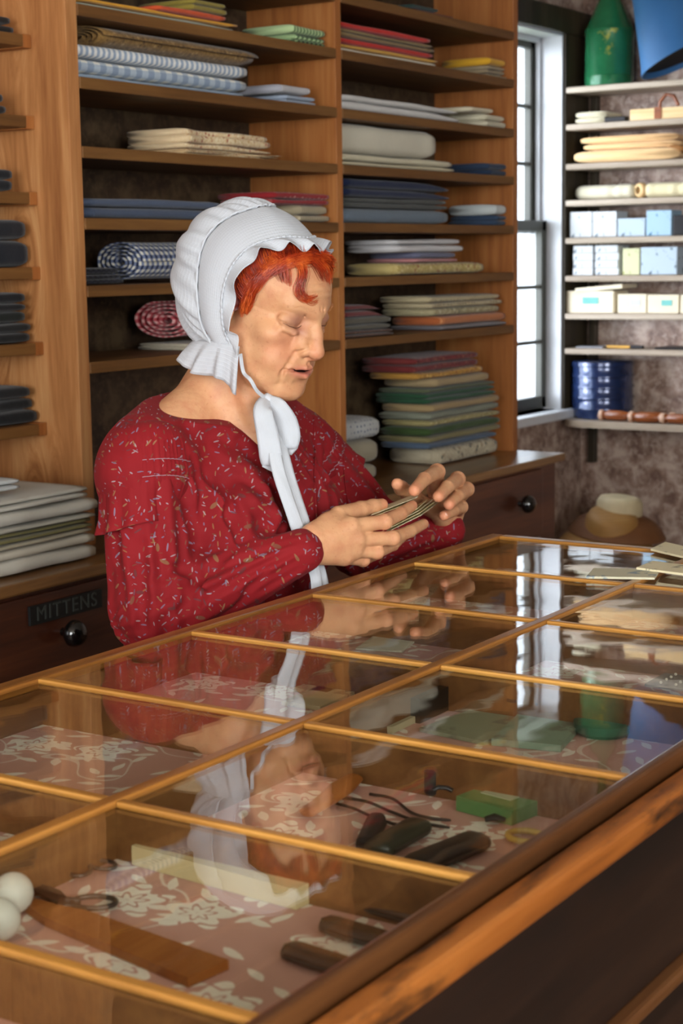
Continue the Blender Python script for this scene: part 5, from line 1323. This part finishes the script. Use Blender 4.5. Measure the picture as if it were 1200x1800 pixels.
# wooden ruler tapering to a handle
a,b,c,d=tp(8,1580,.006),tp(66,1570,.006),tp(392,1712,.006),tp(352,1740,.006)
e=(tp(372,1722,.006)-tp(14,1584,.006)); L=e.length; ex=e.normalized(); ny=Vector((-ex.y,ex.x,0)); o0=tp(14,1584,.0)
poly=[(0,-.004),(.012,-.005),(.03,-.006),(.06,-.013),(L,-.019),(L,.019),(.075,.015),(.045,.008),(.02,.005),(0,.004)]
MB().prism(poly,o0,ex,ny,(0,0,1),.007).obj('wooden_paddle',M_rule,ang=30,label='long brown wooden paddle tapering to a handle along the near partition',cat='paddle')
for (x,y,lb) in ((22,1570,'white darning ball above the paddle handle'),(-2,1616,'white darning ball at the left edge of the frame below the paddle handle')):
    c=tp(x,y,.0155); MB().lathe([(.0156*math.sin(PI*k/18)+1e-5,-.0156*math.cos(PI*k/18)) for k in range(19)],c,28,caps=False).obj('darning_ball',M_ball,ang=80,label=lb,cat='ball')
# ivory-coloured long box
a,b=tp(232,1520),tp(520,1600); ex=(b-a); L=ex.length; ex.normalize(); ny=Vector((-ex.y,ex.x,0))
MB().prism([(0,0),(L,0),(L,.030),(0,.022)],a,ex,ny,(0,0,1),.016).obj('long_box',M_bone,label='long ivory coloured box in the middle of the nearest tray',cat='box')
# spectacle cases sticking out from the front of the nearest tray
def case(x0,y0,x1,y1,w,mat,label,h=.011,grp=None):
    a,b=tp(x0,y0),tp(x1,y1); ex=(b-a); L=ex.length; ex.normalize(); ny=Vector((-ex.y,ex.x,0)); v=[];f=[];n=16;m=18
    for i in range(m):
        s=i/(m-1); q=min(1,math.sqrt(max(0,1-(1-min(1,s/.16))**2))+.12) if s<.16 else (1 if s<.84 else min(1,math.sqrt(max(0,1-(1-min(1,(1-s)/.16))**2))+.12))
        for k in range(n):
            an=2*PI*k/n; ca,sa=math.cos(an),math.sin(an)
            v.append(a+ex*L*s+ny*(math.copysign(abs(ca)**.7,ca)*w*.5*q)+Vector((0,0,h*.5+math.copysign(abs(sa)**.8,sa)*h*.5*(.6+.4*q))))
    f=[(i*n+k,i*n+(k+1)%n,(i+1)*n+(k+1)%n,(i+1)*n+k) for i in range(m-1) for k in range(n)]+[tuple(range(n-1,-1,-1)),tuple(range((m-1)*n,m*n))]
    o=MB().add(v,f).obj('spectacle_case',mat,ang=60,label=label,cat='spectacle case',group=grp)
    v2=[];
    MB().tube([a+ex*L*s+ny*(-w*.5-.0003)+Vector((0,0,h*.5)) for s in (.14,.4,.7,.86)],.0009,6).obj('seam',M_steel,o)
    return o
g='spectacle cases along the front rail'
case(500,1680,650,1728,.022,M_horn,'brown horn spectacle case nearest the photographer along the front rail',grp=g)
case(565,1634,720,1680,.021,M_horn,'brown horn spectacle case second along the front rail',grp=g)
case(634,1600,780,1640,.017,M_horn,'slim brown spectacle case third along the front rail',grp=g)
case(664,1572,800,1606,.012,M_steel,'thin steel spectacle case farthest along the front rail of the nearest tray',h=.008,grp=g)
# second tray
for i,(pp,lb) in enumerate([([(650,1396),(690,1404),(722,1428),(756,1438),(792,1442)],'dark bent hair pin nearest the far partition'),([(575,1400),(640,1408),(690,1428),(740,1446),(790,1455)],'dark bent hair pin in the middle of the three'),([(572,1408),(618,1420),(660,1438),(705,1452),(746,1462)],'dark bent hair pin nearest the front rail')]):
    q=cr_spline([tuple(tp(x,y,.0022+.002*(j%2))) for j,(x,y) in enumerate(pp)],20)
    MB().tube([Vector(p) for p in q],[.0015]*19+[.0009],6).obj('hair_pin',M_darksteel,ang=60,label=lb,cat='pin',group='bent pins in the second tray')
case(640,1505,664,1452,.017,M_darkleather,'small dark leather case at the left of the second tray',h=.014)
case(655,1512,742,1462,.027,plain('olive_leather',rgb(52,50,36),.4),'olive dark case lying open between the two dark cases',h=.014)
case(722,1538,848,1486,.030,M_darkleather,'largest dark leather case in the second tray by the partition',h=.013)
for x,lb in ((760,'dark little cylinder of the pair by the far partition, left one'),(795,'dark little cylinder of the pair by the far partition, right one')):
    c=tp(x,1396); MB().lathe([(.0055,0),(.0075,.002),(.0075,.022),(.0055,.024)],c,20).obj('dark_weight',M_darkleather,ang=40,label=lb,cat='weight')
MB().tube([tp(760,1390,.022),tp(770,1384,.024),tp(786,1385,.024),tp(795,1390,.022)],.0022,8).obj('link_bar',M_darkleather,ang=60,label='thin dark bar resting across the two little cylinders',cat='bar')
a,b,c=tp(800,1424),tp(905,1384),tp(1020,1412)
ex=(b-a); L=ex.length; ex.normalize(); 
bk=MB().prism([(0,-.001),(L,-.001),(L,-.062),(0,-.062)],a,ex,Vector((-ex.y,ex.x,0)),(0,0,1),.013).obj('green_book',plain('green_cover',rgb(92,134,78),.5,var=.12),label='green covered booklet in the second tray against the front rail',cat='book')
MB().prism([(.02,-.012),(L*.8,-.012),(L*.8,-.045),(.02,-.045)],a+Vector((0,0,.0132)),ex,Vector((-ex.y,ex.x,0)),(0,0,1),.0006).obj('paper_label',card_mat('booklet_label',rgb(168,186,152),rgb(84,104,84),60),bk)
MB().tube([tp(852,1440,.004),tp(868,1436,.006),tp(888,1441,.004)],[.004,.005,.003],8,flat=.6).obj('dark_thimble_case',M_darkleather,ang=60,label='tiny dark case beside the green booklet',cat='case')
cR=tp(925,1470,.004); MB().tube([cR+Vector((math.cos(k*PI/16)*.013,math.sin(k*PI/16)*.016,0)) for k in range(33)],.0028,8,caps=False).obj('brass_ring',plain('yellow_horn',rgb(190,156,72),.35),ang=60,label='yellow ring in the front corner of the second tray',cat='ring')
o=MB().tube([tp(540,1428,.006),tp(575,1405,.007),tp(600,1385,.008),tp(622,1368,.008)],[.008,.010,.012,.009],12,flat=.5).obj('wooden_brush',M_rule,ang=60,label='orange-brown wooden clothes brush at the left of the second tray',cat='brush')
# third tray: boxes, folded papers
MB().prism([(0,0),(.075,0),(.075,.04),(0,.04)],tp(738,1272),(1,0,0),(0,1,0),(0,0,1),.026).obj('dark_box',plain('dark_lacquer',rgb(30,27,22),.4),label='small dark lacquered box in the third tray',cat='box')
for k,(x,y,w,d,ang,lb) in enumerate([(640,1268,.20,.045,.06,'long cream paper strip by the middle partition of the third tray'),(690,1290,.15,.05,.02,'cream folded paper at the near side of the third tray'),(850,1310,.12,.08,-.12,'grey-green folded paper in the third tray'),(985,1322,.10,.07,.2,'pale green paper near the front rail of the third tray')]):
    o0=tp(x,y); ex=Vector((math.cos(ang),math.sin(ang),0)); MB().prism([(0,0),(w,0),(w,d),(0,d)],o0,ex,Vector((-ex.y,ex.x,0)),(0,0,1),.004+.003*(k%2)).obj('folded_paper',card_mat('tray_paper%d'%k,(rgb(184,174,138),rgb(190,178,140),rgb(150,154,124),rgb(140,160,136))[k],rgb(110,104,86),40),label=lb,cat='paper',group='papers in the third tray')
for x,y,lb in ((905,1262,'dark spool in the third tray, left one of two'),(950,1268,'dark spool in the third tray, right one of two')):
    MB().lathe([(.010,0),(.010,.003),(.006,.005),(.006,.017),(.010,.019),(.010,.022)],tp(x,y),20).obj('thread_spool',M_darkleather,ang=40,label=lb,cat='spool',group='spools in the third tray')
MB().lathe([(.001,0),(.026,0),(.030,.004),(.030,.012),(.026,.013),(.001,.0135)],tp(1060,1288),36).obj('round_tin',plain('green_enamel',rgb(66,98,78),.3),ang=40,label='round green tin by the front rail of the third tray',cat='tin')
# back row: tan papers and a white sheet
for k,(x,y,w,d,an,lb) in enumerate([(560,1250,.11,.05,.03,'tan folded paper nearest the middle rail in the back row'),(575,1225,.12,.045,.0,'tan folded paper lying in the middle of the back row pile'),(590,1202,.13,.05,-.03,'pale tan paper at the far side of the back row pile')]):
    MB().box(tp(x,y)[0],tp(x,y)[0]+w,tp(x,y)[1],tp(x,y)[1]+d,zt,zt+.005,.0008,Matrix.Rotation(an,3,'Z')).obj('folded_paper',card_mat('backpaper%d'%k,rgb(188,170,132),rgb(120,100,74),40),label=lb,cat='paper',group='papers in the back row')
a=tp(625,1140); MB().box(a[0],a[0]+.10,a[1]-.05,a[1]+.01,zt,zt+.002,.0005,Matrix.Rotation(.25,3,'Z')).obj('paper_sheet',plain('white_sheet',rgb(206,202,178),.6),label='single pale sheet in the back row under the reflected hands',cat='paper')
# cards of glass-headed pins in the fourth tray
a=tp(1180,1200); o=MB().box(a[0]-.03,a[0]+.06,a[1]-.06,a[1]+.02,zt,zt+.003,.0005).obj('pin_card',plain('grey_card',rgb(92,88,84),.7),label='grey card set with white-headed pins at the right edge',cat='card')
rs=random.Random(3); pm=MB()
hd=[]
for i in range(6):
    for j in range(4):
        c=Vector((a[0]-.022+.015*i+rs.uniform(-.002,.002),a[1]-.05+.018*j,zt+.0045)); MB().lathe([(.0017*math.sin(PI*k/8)+1e-5,-.0017*math.cos(PI*k/8)) for k in range(9)],c,10,caps=False).obj('pin_head',M_ball,o,ang=80)
# ---------------------------------------------------------------- daylight
wd=bpy.data.worlds.new('sky'); S.world=wd; wd.use_nodes=True
nt=wd.node_tree; bg=nt.nodes['Background']; bg.inputs[0].default_value=(.80,.90,1.0,1); bg.inputs[1].default_value=9.0
def area(name,loc,rot,sx,sy,power,col):
    l=bpy.data.lights.new(name,'AREA'); l.shape='RECTANGLE'; l.size=sx; l.size_y=sy; l.energy=power; l.color=col
    o=bpy.data.objects.new(name,l); COL.objects.link(o); o.location=loc; o.rotation_euler=rot; return o
# daylight entering through the windows behind the photographer
area('daylight_left',(XN+.02,.2,1.6),(0,-PI/2,0),1.7,1.8,85,(1,.95,.88))
area('daylight_front',(-.8,YN+.04,2.0),(math.radians(62),0,math.radians(-18)),2.1,1.1,135,(1,.96,.90))
# bright hazy sky low beyond the side window
l=bpy.data.lights.new('low_sun','SUN'); l.energy=3.0; l.angle=math.radians(24); l.color=(.86,.90,1)
o=bpy.data.objects.new('low_sun',l); COL.objects.link(o); o.location=(3.5,5,2.2)
o.rotation_euler=Vector((.72,-.69,-.07)).to_track_quat('-Z','Y').to_euler()
S.view_settings.view_transform='Standard'; S.view_settings.look='None'; S.view_settings.gamma=1; S.view_settings.exposure=-.06
S.view_settings.use_curve_mapping=False
